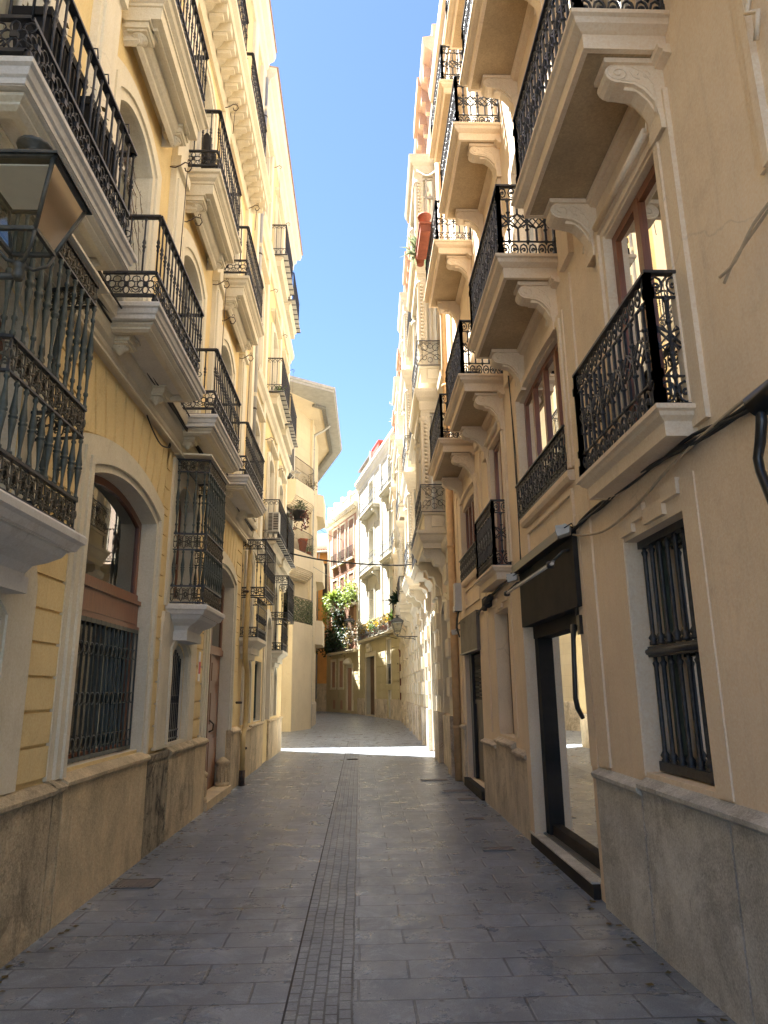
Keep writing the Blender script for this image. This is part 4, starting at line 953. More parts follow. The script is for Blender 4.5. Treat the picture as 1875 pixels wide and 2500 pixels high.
# ================================================================== right ornate blocks
def ornate(f, u0, u1, htop, bays, piers, doors):
    wins = []
    for a, b, z0, z1 in doors: window(f, a, b, z0, z1, .2, .2, 'wood_brown', 2, (z1-.5,), None, 'pane_dark', .06)
    for lv in (4.95, 8.35, 11.8):
        u = u0+.4
        while u < u1-1:
            if not any(a-.9 < u < b for a, b in bays): window(f, u, u+.85, lv+.05, lv+2.3, .2, .12, 'wood_white', 2, (lv+1.8,), 'curtain_w', 'pane', .05); wins.append((u, u+.85, lv+.05, lv+2.3))
            u += 1.75
    wall(f, u0, u1, 0, htop-.6, 'r2_pink', .3)
    mb = f.mb().mat('r2_cream')
    for a, b, z0, z1 in wins: trim(mb, a, b, z0, z1, .2, .16, ((0, .04), (.5, .06))); mb.box(a-.25, b+.25, 0, .16, z1+.26, z1+.34)
    for a, b, z0, z1 in doors: trim(mb, a, b, z0, z1, .2, .2, ((0, .05), (.5, .07)))
    for z in (4.3, 7.9, 11.35, 14.8): mb.sweep([(u0+.01, 0), (u1-.01, 0)], [(0,z),(.05,z),(.09,z+.12),(.16,z+.2),(.18,z+.32),(.05,z+.4),(0,z+.42)])
    mb.build('wall_moulding', f.root)
    for a, b in piers:
        mb = f.mb().mat('r2_cream')
        mb.box(a, b, 0, .09, 1.1, 4.3)
        z = 1.1; k = 0
        while z < 4.2:
            e = .05 if k % 2 else 0
            if k % 2: mb.box(a-.05, b+.05, 0, .15, z, z+.36); mb.sweep([(a-.03, .09), (b+.03, .09)], [(0,z-.03),(.05,z),(.05,z+.01),(0,z+.01)])
            z += .38; k += 1
        mb.box(a-.06, b+.06, 0, .17, 0, 1.1) if False else None
        mb.box(a-.02, b+.02, 0, .06, 4.75, htop-1.4)
        mb.build('quoin_pier', f.root)
    for a, b in piers: pl = f.mb().mat('plinth_warm'); pl.box(a-.06, b+.06, -.0, .17, 0, 1.1); pl.build('plinth', f.root)
    last = u0+.02
    for a, b in sorted(piers)+[(u1, u1)]:
        if a-.07 > last+.05:
            dd = [d for d in doors if d[0] < (last+a)/2 < d[1] and d[2] < .5]
            if not dd: pl = f.mb().mat('plinth_warm'); pl.box(last, a-.07, 0, .07, 0, 1.05); pl.build('plinth', f.root)
        last = b+.07
    # roof cornice with brackets and pedestals
    mb = f.mb().mat('r2_salmon'); z = htop-1.1
    mb.sweep([(u0+.01, 0), (u1, 0)], [(0,z),(.06,z),(.10,z+.25),(.14,z+.5),(.30,z+.62),(.34,z+.74),(.34,z+.9),(0,z+.95)])
    mb.box(u0+.01, u1, -.25, .10, z+.95, z+1.3)
    k = 0; u = u0+.6
    while u < u1-.3:
        mb.box(u-.09, u+.09, .08, .30, z+.2, z+.62); mb.box(u-.07, u+.07, .08, .18, z-.1, z+.2)
        if k % 5 == 2: mb.box(u-.9, u+.9, .0, .40, z+.63, z+.92); mb.box(u-.8, u+.8, -.2, .14, z+.9, z+1.4)
        u += .75; k += 1
    mb.build('roof_cornice', f.root)
    for a, b in bays:
        P = .58; path = [(a, 0), (a, P), (b, P), (b, 0)]
        # corbelled base
        mb = f.mb().mat('r2_cream')
        mb.plan([(a+.02, 0), (a+.02, P-.02), (b-.02, P-.02), (b-.02, 0)], 4.55, 4.9)
        mb.sweep(path, [(-.05,4.93),(.10,4.93),(.10,4.86),(.06,4.82),(.03,4.72),(-.02,4.66),(-.05,4.58)])
        mb.sprof([(0, 4.55), (P-.05, 4.55), (P-.02, 4.42), (P-.10, 4.34), (P-.2, 4.36), (P-.26, 4.22), (P-.38, 4.2), (P-.44, 4.02), (.06, 3.95), (0, 3.7)], a+.12, a+.42)
        mb.sprof([(0, 4.55), (P-.05, 4.55), (P-.02, 4.42), (P-.10, 4.34), (P-.2, 4.36), (P-.26, 4.22), (P-.38, 4.2), (P-.44, 4.02), (.06, 3.95), (0, 3.7)], b-.42, b-.12)
        mb.tube([(a+.115, P-.13+.07*(1-i*.06)*cos(i*.6), 4.43+.07*(1-i*.06)*sin(i*.6)) for i in range(12)], .012, 4)
        base = mb.build('bay_window', f.root)
        for j, lv in enumerate((4.93, 8.4, 11.9)):
            mb = f.mb().mat('r2_cream'); H = 3.3 if j < 2 else 2.6
            q = [(a+.06, 0), (a+.06, P-.06), (b-.06, P-.06), (b-.06, 0)]
            mb.plan([(a+.06, 0), (a+.06, P-.06), (b-.06, P-.06), (b-.06, 0)], lv, lv+.42)
            for x0, x1 in ((a+.05, a+.24), (b-.24, b-.05)): 
                mb.box(x0, x1, P-.24, P-.04, lv+.42, lv+H-.55); mb.lathe((x0+x1)/2, P-.12, lv+.5, [(.10,0),(.12,.05),(.10,.1),(.09,H-1.3),(.13,H-1.25),(.12,H-1.15)], 8); mb.box(x0, x1, 0, .10, lv+.42, lv+H-.55)
            for i in range(22): 
                zz = lv+.55+i*.09
                if zz < lv+H-.7: mb.lathe(a+.045, P-.14, zz, [(.01,0),(.045,.02),(.05,.05),(.02,.08)], 6)
            mb.plan([(a+.04, 0), (a+.04, P-.04), (b-.04, P-.04), (b-.04, 0)], lv+H-.55, lv+H-.05)
            mb.sweep(path, [(-.08,lv+H-.5),(-.02,lv+H-.5),(.0,lv+H-.3),(.06,lv+H-.22),(.10,lv+H-.1),(.10,lv+H-.02),(-.08,lv+H)])
            mb.box(a+.03, a+.06, .12, P-.22, lv+.1, lv+.34); mb.box(a+.02, a+.03, .2, P-.3, lv+.17, lv+.27)
            mb.sweep([(a+.06, 0), (a+.06, P-.06), (b-.06, P-.06), (b-.06, 0)], [(-.02,lv+.42),(.03,lv+.42),(.03,lv+.37),(-.02,lv+.35)])
            st = mb.build('bay_storey', base)
            mb = f.mb().mat('wood_white')
            for zz in (lv+.44, lv+H-.62, lv+H-1.15): mb.box(a+.10, a+.14, .08, P-.12, zz, zz+.06); mb.box(a+.2, b-.2, P-.14, P-.10, zz, zz+.06)
            mb.box(a+.10, a+.14, P/2-.05, P/2-.01, lv+.44, lv+H-.56)
            for k in range(4): x = a+.24+(b-a-.48)*k/3; mb.box(x-.02, x+.02, P-.14, P-.10, lv+.44, lv+H-.56)
            mb.build('window', base)
            mb = f.mb().mat('pane'); mb.F(mb.V(a+.12, .08, lv+.45), mb.V(a+.12, P-.12, lv+.45), mb.V(a+.12, P-.12, lv+H-.56), mb.V(a+.12, .08, lv+H-.56)); mb.F(mb.V(a+.2, P-.12, lv+.45), mb.V(b-.2, P-.12, lv+.45), mb.V(b-.2, P-.12, lv+H-.56), mb.V(a+.2, P-.12, lv+H-.56)); mb.build('pane', base)
            mb = f.mb().mat('curtain_w'); mb.box(a+.2, b-.2, P-.2, P-.19, lv+.5, lv+H-.6); mb.box(a+.18, a+.19, .1, P-.2, lv+.5, lv+H-.6); mb.build('curtain', base)
            if j < 2: place(rail_scroll(b-a-.02, P, .62), 'railing', base, (f.X((a+b)/2), 0, lv+.42 if j else lv+.42))
R2 = Fac('apartment_building', 'ornate cream and pink block with glazed bay windows and quoined piers on the right', (1.90, 13.76), (2.10, 25.0), rev=True, ub=13.76)
ornate(R2, 13.76, 25.0, 17.3, ((14.75, 16.9), (21.0, 23.2)), ((14.2, 14.75), (16.75, 17.1), (17.3, 17.85), (19.9, 20.4), (22.1, 22.6), (24.2, 24.8)), ((15.05, 16.3, 1.1, 3.5), (18.2, 19.5, 0.05, 3.6), (20.8, 21.8, 1.1, 3.5), (22.9, 23.9, 1.1, 3.5)))
R3 = Fac('apartment_building', 'farther cream block with black railed galleries on the right, before the street bends', (2.10, 25.0), (2.32, 39.5), rev=True, ub=25)
ornate(R3, 25.02, 39.5, 17.3, ((27.5, 30.0), (34.5, 37)), ((25.3, 25.9), (27.3, 27.9), (29.5, 30.1), (32, 32.6), (34.4, 35), (37, 37.6), (38.8, 39.4)), ((26.2, 27.0, 1.1, 3.4), (28.2, 29.2, 0.05, 3.5), (30.6, 31.6, 1.1, 3.4), (33, 34, 1.1, 3.4), (35.5, 36.5, .05, 3.4)))
for f, a, b, z, st in ((R2, 18.0, 20.3, 4.8, 1), (R2, 18.1, 20.2, 8.4, 0), (R2, 18.1, 20.2, 11.8, 0), (R3, 31, 33.5, 4.8, 1), (R3, 31, 33.5, 8.4, 0), (R3, 31, 33.5, 11.8, 0), (R2, 23.4, 24.9, 8.4, 0), (R2, 23.4, 24.9, 11.8, 0)):
    w = b-a; balcony(f, a, b, z, .55, rail_turned if st else rail_arcade, .95, 'r2_cream', 'cast', (('scroll', -w/2+.3), ('scroll', w/2-.3)))

# ================================================================== beige corner block (left, after the side street)
BG = Fac('apartment_building', 'smooth beige stone-faced corner block with curved balconies and a broad pale eave', (-3.42, 30.47), (-2.405, 33.36))
def beige():
    f = BG; c, s = cos(f.rot), sin(f.rot)
    def loc(X, Y): dx, dy = X-f.o[0], Y-f.o[1]; return (dx*c+dy*s, -(-dx*s+dy*c))     # world -> (u, p)
    T = 14.95
    plan = [(-12, 27.6), (-4.6, 27.6), (-4.2, 28.6), (-3.42, 30.47), (-2.405, 33.36), (-2.30, 34.1), (-2.30, 37.2), (-2.9, 41), (-4.0, 46.5), (-12, 46.5)]
    mb = f.mb().mat('beige'); mb.plan([loc(*q) for q in plan], 0, T)
    mb.build('wall', f.root)
    mb = f.mb().mat('beige_plain'); mb.plan([loc(*q) for q in ((-12, 27.6), (-4.6, 27.6), (-4.6, 37.5), (-12, 37.5))], T+.5, 24); mb.build('sun_blocker', f.root)  # unseen tall box, added to shade the right facades past the sunlit strip
    mb = f.mb().mat('plinth_warm'); path = [loc(*q) for q in plan[1:9]]; path = [(x, p) for x, p in path]
    mb.sweep(path, [(.0,0),(.06,0),(.06,1.05),(.03,1.1),(0,1.1)]); mb.build('plinth', f.root)
    # pier at the pipe
    mb = f.mb().mat('beige_plain'); mb.box(2.93, 3.06, 0, .12, 1.1, T)
    for zc in (12.1, 8.6, 5.4):   # rounded balcony fronts beyond the corner, seen edge-on
        q = [loc(-2.31, 36.2), loc(-1.95, 36.6), loc(-1.95, 39.0), loc(-2.5, 40)]
        mb.plan(q, zc-1.5, zc-.3)
    mb.build('wall_pier', f.root)
    # eave
    z = 14.5; ev = [(-12, 27.4), (-4.45, 27.4), (-3.0, 28.7), (-1.18, 29.9), (-1.08, 38.2), (-2.78, 44.5), (-4, 48), (-12, 48)]
    mb = f.mb().mat('galv'); mb.plan([loc(*q) for q in ev], T-.12, T+.06); mb.mat('beige_plain'); mb.plan([loc(*q) for q in ((-11.9, 27.8), (-4.4, 28.2), (-2.9, 30.2), (-1.72, 31.6), (-1.62, 37.9), (-3.2, 43.6), (-4.5, 46.9), (-11.9, 46.9))], T-.128, T-.119); mb.build('eave', f.root)
    mb = f.mb().mat('galv'); p2 = [loc(*q) for q in ev[1:7]]; mb.sweep(p2, [(-.5,T+.05),(-.02,T-.02),(.06,T+.0),(.07,T+.12),(-.5,T+.3)]); mb.build('eave_fascia', f.root)
    mb = f.mb().mat('steel'); pth = [loc(*q) for q in ((-2.2, 31.2), (-1.72, 31.6), (-1.62, 37.9), (-3.2, 43.6))]
    mb.sweep(pth, [(-.10,T-.125),(-.10,T-.24),(.10,T-.24),(.10,T-.125)]); mb.build('gutter_channel', f.root)
    mb = f.mb().mat('rooftile'); pts = [loc(*q) for q in ev]; cx, cp = loc(-7.5, 37)
    ids = [mb.V(x, p, T+.13) for x, p in pts]; top = mb.V(cx, cp, T+.75)
    for i in range(len(ids)): mb.F(ids[i], ids[(i+1) % len(ids)], top)
    for i in range(30):
        t = i/29; X, Y = -3.9+(-1.18+3.9)*t, 28.1+(29.9-28.1)*t
        u, p = loc(X-.12, Y+.1); mb.tube([(u, p, T+.16), (u+(cx-u)*.1, p+(cp-p)*.1, T+.24)], .06, 6)
    mb.build('roof', f.root)
    # balconies
    arc = [(.0, .60), (1.7, .60)]+[(1.7+1.12*sin(k*pi/14), .60*cos(k*pi/14)) for k in range(1, 8)]
    for z, h in ((4.5, 1.1), (7.65, 1.0), (10.85, 1.05)):
        mb = f.mb().mat('beige_plain'); pl = [(0, 0)]+arc+[(2.82, 0)]
        if z > 5:
            mb.plan(pl, z-.75, z)
            for k in range(6): 
                e = .06+.5*(k/6)**1.6
                mb.plan([(0, 0)]+[(x*(1-e*.25), p*(1-e)) for x, p in arc]+[(2.82*(1-e*.25), 0)], z-.75-.07*(k+1), z-.75-.07*k)
        else: mb.plan(pl, 0.0, z)
        b = mb.build('balcony', f.root)
        mb = MB().mat('iron'); off = .04; ap = [(x, p-off) for x, p in arc[:-1]]+[(2.78, 0)]
        me = rail_plain(2.8, .6, h, path=ap, sp=.13, r=.006)
        place(me, 'railing', b, (0, 0, z))
        if z < 5:
            rnd = random.Random(5); mb = MB().mat('leaf_grey')
            for A, d, n, L in segs(ap):
                for i in range(int(L*420)):
                    u = rnd.random()*L; zz = rnd.random()*(h-.12)+.03; o = rnd.uniform(-.03, .05); a = rnd.uniform(0, 2*pi); sz = rnd.uniform(.04, .09)
                    x, p = A[0]+d[0]*u+n[0]*o, A[1]+d[1]*u+n[1]*o
                    q = [(x, p, zz), (x+d[0]*sz*cos(a)+n[0]*.02, p+d[1]*sz*cos(a)+n[1]*.02, zz+sz*sin(a)), (x+d[0]*sz*1.2*cos(a+.6), p+d[1]*sz*1.2*cos(a+.6), zz+sz*1.2*sin(a+.6)), (x+d[0]*sz*cos(a+1.2)-n[0]*.01, p+d[1]*sz*cos(a+1.2)-n[1]*.01, zz+sz*sin(a+1.2))]
                    mb.F(*[mb.V(*w) for w in q])
            mb.build('hedge_screen', b, (0, 0, z))
        # opening behind
        mb = f.mb().mat('black_gloss'); mb.box(.15, 1.0, .005, .02, z+.02, z+2.2); mb.mat('white_paint'); mb.box(.1, .15, .004, .04, z, z+2.25); mb.box(1.0, 1.05, .004, .04, z, z+2.25); mb.box(.1, 1.05, .004, .04, z+2.2, z+2.26); mb.mat('pane_dark'); mb.box(.16, .6, .022, .03, z+.05, z+2.15); mb.build('window', f.root)
    mb = f.mb().mat('paper'); mb.box(2.22, 2.52, .002, .01, 9.05, 9.6); mb.mat('paper_red')
    for k in range(3): mb.box(2.26, 2.48, .011, .013, 9.12+k*.065, 9.15+k*.065)
    mb.mat('galv')
    for k in range(3): mb.box(2.26, 2.48, .011, .013, 9.37+k*.06, 9.395+k*.06)
    o = mb.build('wall_notice', None); o.location = (f.o[0], f.o[1], 0); o.rotation_euler.z = f.rot; tag(o, 'small white and red notice fixed on the beige wall above the curved balcony', 'notice')
    # downpipe on the corner
    t = thing('downpipe', 'grey galvanised downpipe on the corner of the beige block', 'pipe', (f.o[0], f.o[1], 0), f.rot)
    mb = f.mb().mat('galv'); mb.tube([(3.22, .06, .0), (3.22, .06, 13.9), (3.23, .1, 14.1), (3.4, .5, 14.35), (3.5, .8, 14.62)], .065, 8); mb.tube([(3.22, .06, .0), (3.22, .06, 2.4)], .072, 8); mb.build('pipe', t)
    mb = f.mb().mat('steel')
    for k in range(6): mb.lathe(3.22, .06, 1.8+k*2.3, [(.075,0),(.08,.01),(.08,.03),(.075,.04)], 8); mb.box(3.1, 3.16, 0, .06, 1.8+k*2.3, 1.83+k*2.3)
    mb.build('clip', t)
    # things on the balconies
    def W(u, p): return (f.o[0]+u*c+p*s, f.o[1]+u*s-p*c)
    x, y = W(.45, .35)
    t = thing('garden_chair', 'white folding chair standing on the highest curved balcony', 'chair', (x, y, 10.86), f.rot)
    mb = MB().mat('white_paint')
    for sx in (-.2, .2):
        mb.tube([(sx, -.2, 0), (sx, .2, .45)], .016, 5); mb.tube([(sx, .2, 0), (sx, -.2, .45), (sx, -.28, .85)], .016, 5)
    mb.build('frame', t); mb = MB().mat('white_paint')
    for k in range(5): mb.box(-.2, .2, -.2+k*.08, -.14+k*.08, .44, .46)
    mb.build('seat', t); mb = MB().mat('white_paint')
    for k in range(2): mb.box(-.2, .2, -.29, -.27, .62+k*.14, .7+k*.14)
    mb.build('backrest', t)
    for (u, p, z, nm, lb, r, lm, n, dr, pm) in ((2.35, .30, 10.85, 'potted_plant', 'dry reddish climber on the highest curved balcony', .32, 'leaf_dry', 150, .3, 'terracotta'),
        (1.9, .45, 7.65, 'potted_plant', 'low grey-green plant on the middle curved balcony', .22, 'leaf_grey', 110, 0, 'terracotta'),
        (2.45, .25, 7.65, 'potted_plant', 'bushy green plant at the rounded end of the middle curved balcony', .2, 'leaf', 90, 0, 'terracotta')):
        x, y = W(u, p); pot_plant(nm, lb, (x, y, z), r, .12, .2, lm, n, pm, .07, (1, 1, 1.1), 'potted plants on the balconies', dr)
    x, y = W(1.35, .38)
    t = thing('planter', 'tall terracotta planter on the middle curved balcony', 'planter', (x, y, 7.66), f.rot); mb = MB().mat('terracotta'); mb.lathe(0, 0, 0, [(.13,0),(.24,.62),(.26,.64),(.26,.7),(.22,.7),(.21,.6)], 4); mb.build('pot', t)
beige()

# ================================================================== orange block at the very end
OR = Fac('house', 'low orange house with a clay tiled roof between the beige and the pink blocks', (-7, 61), (-1.9, 59.3))
def orange():
    f = OR; f.holes.append(outline(1.2, 2.2, 4.5, 6.2))
    mb = f.mb().mat('orange'); mb.prism([(0, 0), (5.4, 0), (5.4, 13.3), (0, 13.3)], -.3, 0, []); mb.box(0, 5.4, -6, -.301, 0, 13.3); mb.box(.01, 5.39, 0, .03, 5.4, 5.5); mb.build('wall', f.root)
    mb = f.mb().mat('plinth_smooth'); mb.box(0, 5.4, 0, .05, 0, 2.2); mb.build('plinth', f.root)
    mb = f.mb().mat('rooftile'); mb.sprof([(.5, 13.15), (.52, 13.25), (-5, 16.0), (-5, 13.31), (-.2, 13.31)], -.2, 5.6)
    for k in range(26): u = -.1+k*.22; mb.tube([(u, .5, 13.3), (u, -3, 15.05)], .075, 6)
    mb.build('roof', f.root)
    mb = f.mb().mat('galv'); mb.tube([(-.2, .55, 13.12), (5.6, .55, 13.12)], .09, 8); mb.tube([(3.9, .5, 13.1), (3.7, .25, 12.3), (3.6, .08, 11.8), (3.6, .08, 1)], .06, 6); mb.build('roof_gutter', f.root)
    mb = f.mb().mat('black_gloss'); mb.box(4.05, 4.6, .0, .04, 8.5, 12.2); mb.build('window', f.root)
orange()

# ================================================================== white block and pink brick block, closing the view
WH = Fac('apartment_building', 'white block with pale yellow ground floor and bracketed balconies closing the view', (2.32, 39.56), (-.078, 51.62), rev=True)
def white_block():
    f = WH; L = f.L
    f.holes.append(outline(6.80, 9.55, .05, 3.78)); f.holes.append(outline(2.4, 3.38, 1.95, 4.55)); f.holes.append(outline(2.45, 3.35, .05, 1.62))
    mb = f.mb().mat('wood_brown'); mb.box(6.82, 9.53, -.3, -.25, .05, 3.77)
    for a, b in ((6.95, 8.1), (8.2, 9.4)):
        for za, zb in ((.3, 1.2), (1.35, 2.4), (2.55, 3.6)): mb.box(a, b, -.25, -.22, za, zb)
    mb.build('door', f.root)
    mb = f.mb().mat('curtain_w'); mb.box(2.42, 3.36, -.15, -.12, 1.96, 4.54); mb.mat('white_paint'); mb.box(2.47, 3.33, -.12, -.1, .06, 1.6); mb.build('window', f.root)
    mb = f.mb().mat('iron')
    for k in range(8): mb.lathe(2.48+k*.12, -.03, 1.98, [(.012,0),(.03,.1),(.012,.2),(.02,.7),(.012,1.0),(.03,1.1),(.012,1.15)], 6)
    mb.box(2.42, 3.36, -.05, -.01, 1.97, 2.0); mb.box(2.42, 3.36, -.05, -.01, 3.1, 3.13); mb.build('window_grille', f.root)
    for s0 in (1.7, 7.6):
        for z0 in (5.3, 9.5, 13.75):
            window(f, s0-.75, s0+.75, z0, z0+(2.9 if z0 < 13 else 2.0), 0, .25, 'wood_white', 2, (z0+(2.3 if z0 < 13 else 1.5),), 'curtain_w', 'pane', .08)
    wall(f, 0, L, 0, 16.7, 'white_wall', .35, 6, roof=True)
    mb = f.mb().mat('yellow_far'); mb.prism([(0.01, .0), (L-.01, .0), (L-.01, 4.78), (0.01, 4.78)], -.001, .04, [outline(6.80, 9.55, .05, 3.78), outline(2.4, 3.38, 1.95, 4.55), outline(2.45, 3.35, .05, 1.62)])
    for a, b in ((.2, 2.1), (3.7, 6.2), (10.1, 12.2)):
        z = 1.15
        while z < 4.6: mb.box(a, b, .03, .075, z+.02, min(4.68, z+.44)); z += .47
    mb.build('ground_floor', f.root)
    mb = f.mb().mat('plinth_warm')
    for a, b in ((.02, 2.3), (3.5, 6.55), (9.8, L-.02)): mb = f.mb().mat('plinth_warm'); mb.box(a, b, .04, .14, 0, 1.1); mb.build('plinth', f.root)
    mb = f.mb().mat('cream'); trim(mb, 2.4, 3.38, 1.95, 4.55, 0, .12, ((0, .07),)); mb.build('window_trim', f.root)
    mb = f.mb().mat('cream'); trim(mb, 6.80, 9.55, 0, 3.78, 0, .3, ((0, .06), (.5, .09)))
    mb.box(7.5, 8.8, .08, .2, 4.1, 4.4); mb.lathe(8.15, .12, 4.3, [(.1,0),(.25,.1),(.2,.3),(.05,.4)], 8); mb.build('door_trim', f.root)
    mb = f.mb().mat('white_wall')
    for s0 in (1.7, 7.6):
        for z0 in (5.3, 9.5, 13.75): trim(mb, s0-.75, s0+.75, z0, z0+(2.9 if z0 < 13 else 2.0), 0, .25, ((0, .05), (.5, .08)))
    for u in (0.05, 4.4, L-.4): mb.box(u, u+.35, 0, .08, 5, 16)
    mb.sweep([(-.1, 0), (L-.0, 0)], [(0,16.0),(.05,16.0),(.08,16.25),(.20,16.4),(.25,16.6),(.32,16.7),(.32,16.9),(0,16.95)])
    mb.build('wall_moulding', f.root)
    balcony(f, .1, 10.9, 4.95, .42, rail_plain, 1.0, 'cream', 'plain', (), label='long first-floor balcony with a slim moulded slab')
    for a, b in ((.05, 3.5), (5.2, 9.8)):
        for z in (9.35, 13.55):
            w = b-a; balcony(f, a, b, z, .5, rail_scroll, 1.05, 'white_wall', 'cast', (('scrollw', -w/2+.5), ('scrollw', w/2-.5)))
    # roof terrace structure
    mb = f.mb().mat('white_wall'); mb.box(8.5, 14.8, -4, -.7, 16.9, 18.7); mb.box(10.4, 10.7, -.7, -.5, 16.9, 19.0); mb.mat('red_wall'); mb.box(8.2, 10.39, -.75, -.65, 16.9, 18.95); mb.box(8.1, 10.3, -4.05, -.6, 18.96, 19.05)
    mb.mat('dark_panel'); mb.box(10.72, 15.1, -4.3, -.5, 18.71, 18.83); mb.mat('pane_dark'); mb.box(12.6, 14.4, -.7, -.68, 17.3, 18.4); mb.build('roof_terrace_house', f.root)
    t = thing('antenna', 'thin television antenna mast on the white block roof', 'antenna', (2.3, 43, 16.9))
    mb = MB().mat('steel'); mb.tube([(0, 0, 0), (0, 0, 3.0)], .025, 5); mb.build('mast', t); mb = MB().mat('steel')
    for z, w in ((2.95, .35), (2.85, .3), (1.9, .3), (1.7, .4), (1.0, .3)): mb.tube([(-w, .05, z), (w, -.05, z+.06)], .012, 4)
    for x in (-.3, -.15, .15, .3): mb.tube([(x, 0, 2.8), (x, 0, 3.1)], .01, 4)
    mb.build('aerial', t)
white_block()
PK = Fac('apartment_building', 'pink brick block with three tall shuttered windows and a heavy cornice, far end', (-.078, 51.64), (-2.717, 59.09), rev=True)
def pink_block():
    f = PK; L = f.L
    for a, b in ((1.15, 2.3), (3.25, 4.4), (5.2, 6.4)):
        f.holes.append(outline(a, b, 11.6, 14.55)); f.holes.append(outline(a, b, 8.1, 10.3)); f.holes.append(outline(a, b, 4.8, 7.2))
    for a, b in ((5.45, 6.45), (3.5, 4.5)): f.holes.append(outline(a, b, 1.87, 3.84))
    for a, b in ((5.5, 6.2), (3.7, 4.3)): f.holes.append(outline(a, b, .25, .9))
    f.holes.append(outline(1.45, 2.45, .2, 3.25))
    mb = f.mb().mat('shutter_mauve')
    for a, b in ((1.15, 2.3), (3.25, 4.4), (5.2, 6.4)):
        for k in range(30): mb.box(a+.02, b-.02, -.2, -.14+.01*(k % 2), 11.62+k*.075, 11.68+k*.075)
        mb.box(a+.02, b-.02, -.2, -.16, 8.12, 10.28); mb.box(a+.02, b-.02, -.2, -.16, 4.82, 7.18)
    mb.build('shutter', f.root)
    mb = f.mb().mat('black_matt')
    for a, b in ((5.45, 6.45), (3.5, 4.5)): mb.box(a, b, -.3, -.27, 1.88, 3.83)
    for a, b in ((5.5, 6.2), (3.7, 4.3)): mb.box(a, b, -.3, -.27, .26, .89)
    mb.build('window', f.root)
    mb = f.mb().mat('wood_brown'); mb.box(1.46, 2.44, -.25, -.2, .2, 3.24); mb.build('door', f.root)
    wall(f, .0, L, 4.5, 15.3, 'pink_brick', .4, 6)
    g = f.mb().mat('yellow_far'); g.prism([(.0, 0), (L, 0), (L, 4.499), (.0, 4.499)], -.4, .02, [h for h in f.holes if h[2][1] < 4.4])
    z = .95
    while z < 4.2:
        for a, b in ((.1, 1.2), (2.7, 3.3), (4.7, 5.25), (6.65, L-.1)): g.box(a, b, .015, .05, z+.02, z+.42)
        z += .46
    g.build('ground_floor', f.root)
    mb = f.mb().mat('cream'); 
    for a, b in ((1.15, 2.3), (3.25, 4.4), (5.2, 6.4)): trim(mb, a, b, 11.6, 14.55, 0, .14, ((0, .05),)); trim(mb, a, b, 8.1, 10.3, 0, .14, ((0, .05),)); mb.box(a-.15, b+.15, 0, .2, 11.35, 11.5)
    for a, b in ((5.45, 6.45), (3.5, 4.5)): trim(mb, a, b, 1.87, 3.84, 0, .2, ((0, .08),)); mb.box(a-.2, b+.2, 0, .12, 1.7, 1.87)
    trim(mb, 1.45, 2.45, .2, 3.25, .0, .3, ((0, .08),)); mb.lathe(1.95, .1, 3.5, [(.5,0),(.45,.2),(.25,.4),(.05,.5)], 10)
    mb.box(L-.35, L, 0, .07, 4.5, 15.2); mb.box(-.02, .35, 0, .07, 4.5, 15.2)
    mb.sweep([(-.02, 0), (L+.02, 0), (L+.02, -1)], [(0,14.85),(.05,14.85),(.12,15.0),(.15,15.1),(.38,15.25),(.45,15.4),(.45,15.55),(0,15.65)])
    for k in range(18): u = .3+k*.44; mb.box(u-.1, u+.1, .1, .36, 15.08, 15.26)
    for u in (.2, 2.1, 4.0, 5.9, 7.6): mb.box(u-.2, u+.2, -.3, .1, 15.7, 16.9)
    mb.mat('r2_pink'); mb.box(0, L, -.2, 0, 15.7, 16.5); mb.mat('cream'); mb.box(0, L, -.25, .05, 16.5, 16.62)
    mb.build('wall_moulding', f.root)
    for a, b in ((1.15, 2.3), (3.25, 4.4), (5.2, 6.4)): place(rail_plain(b-a+.2, .16, .9), 'railing', f.root, (f.X((a+b)/2), 0, 11.5))
    balcony(f, .1, 6.6, 4.5, .5, rail_plain, 1.0, 'cream', 'plain'); balcony(f, .1, 2.2, 7.9, .5, rail_plain, 1.0, 'cream', 'plain'); balcony(f, 3.4, 6.8, 7.8, .5, rail_plain, 1.0, 'cream', 'plain')
pink_block()
def far_shade_block():  # unseen block, added to keep sun off the far end of the street
    f = Fac('apartment_building', 'plain cream block added unseen behind the beige corner block to shade the far street', (-4.45, 46.6), (-4.95, 60.2))
    for k in range(4):
        for z in (1.0, 4.9, 8.6): window(f, 1+k*2.7, 2.1+k*2.7, z+.2, z+2.3, 0, .15, 'wood_white', 2, (), None, 'pane', .06)
    wall(f, 0, f.L, 0, 12.9, 'beige_plain', .3, 8); mb = f.mb().mat('beige_plain'); mb.box(0, 7.4, -8, -.02, 13.11, 18); mb.build('sun_blocker', f.root); mb = f.mb().mat('cream'); mb.sweep([(0, 0), (f.L, 0)], [(0,12.6),(.1,12.7),(.15,12.9),(0,12.92)]); mb.build('roof_cornice', f.root)  # upper box added to cut sun patches on the white block's ground floor
far_shade_block()
def on(f, u, p, z): 
    x = f.X(u); c, s = cos(f.rot), sin(f.rot); return (f.o[0]+x*c+p*s, f.o[1]+x*s-p*c, z)

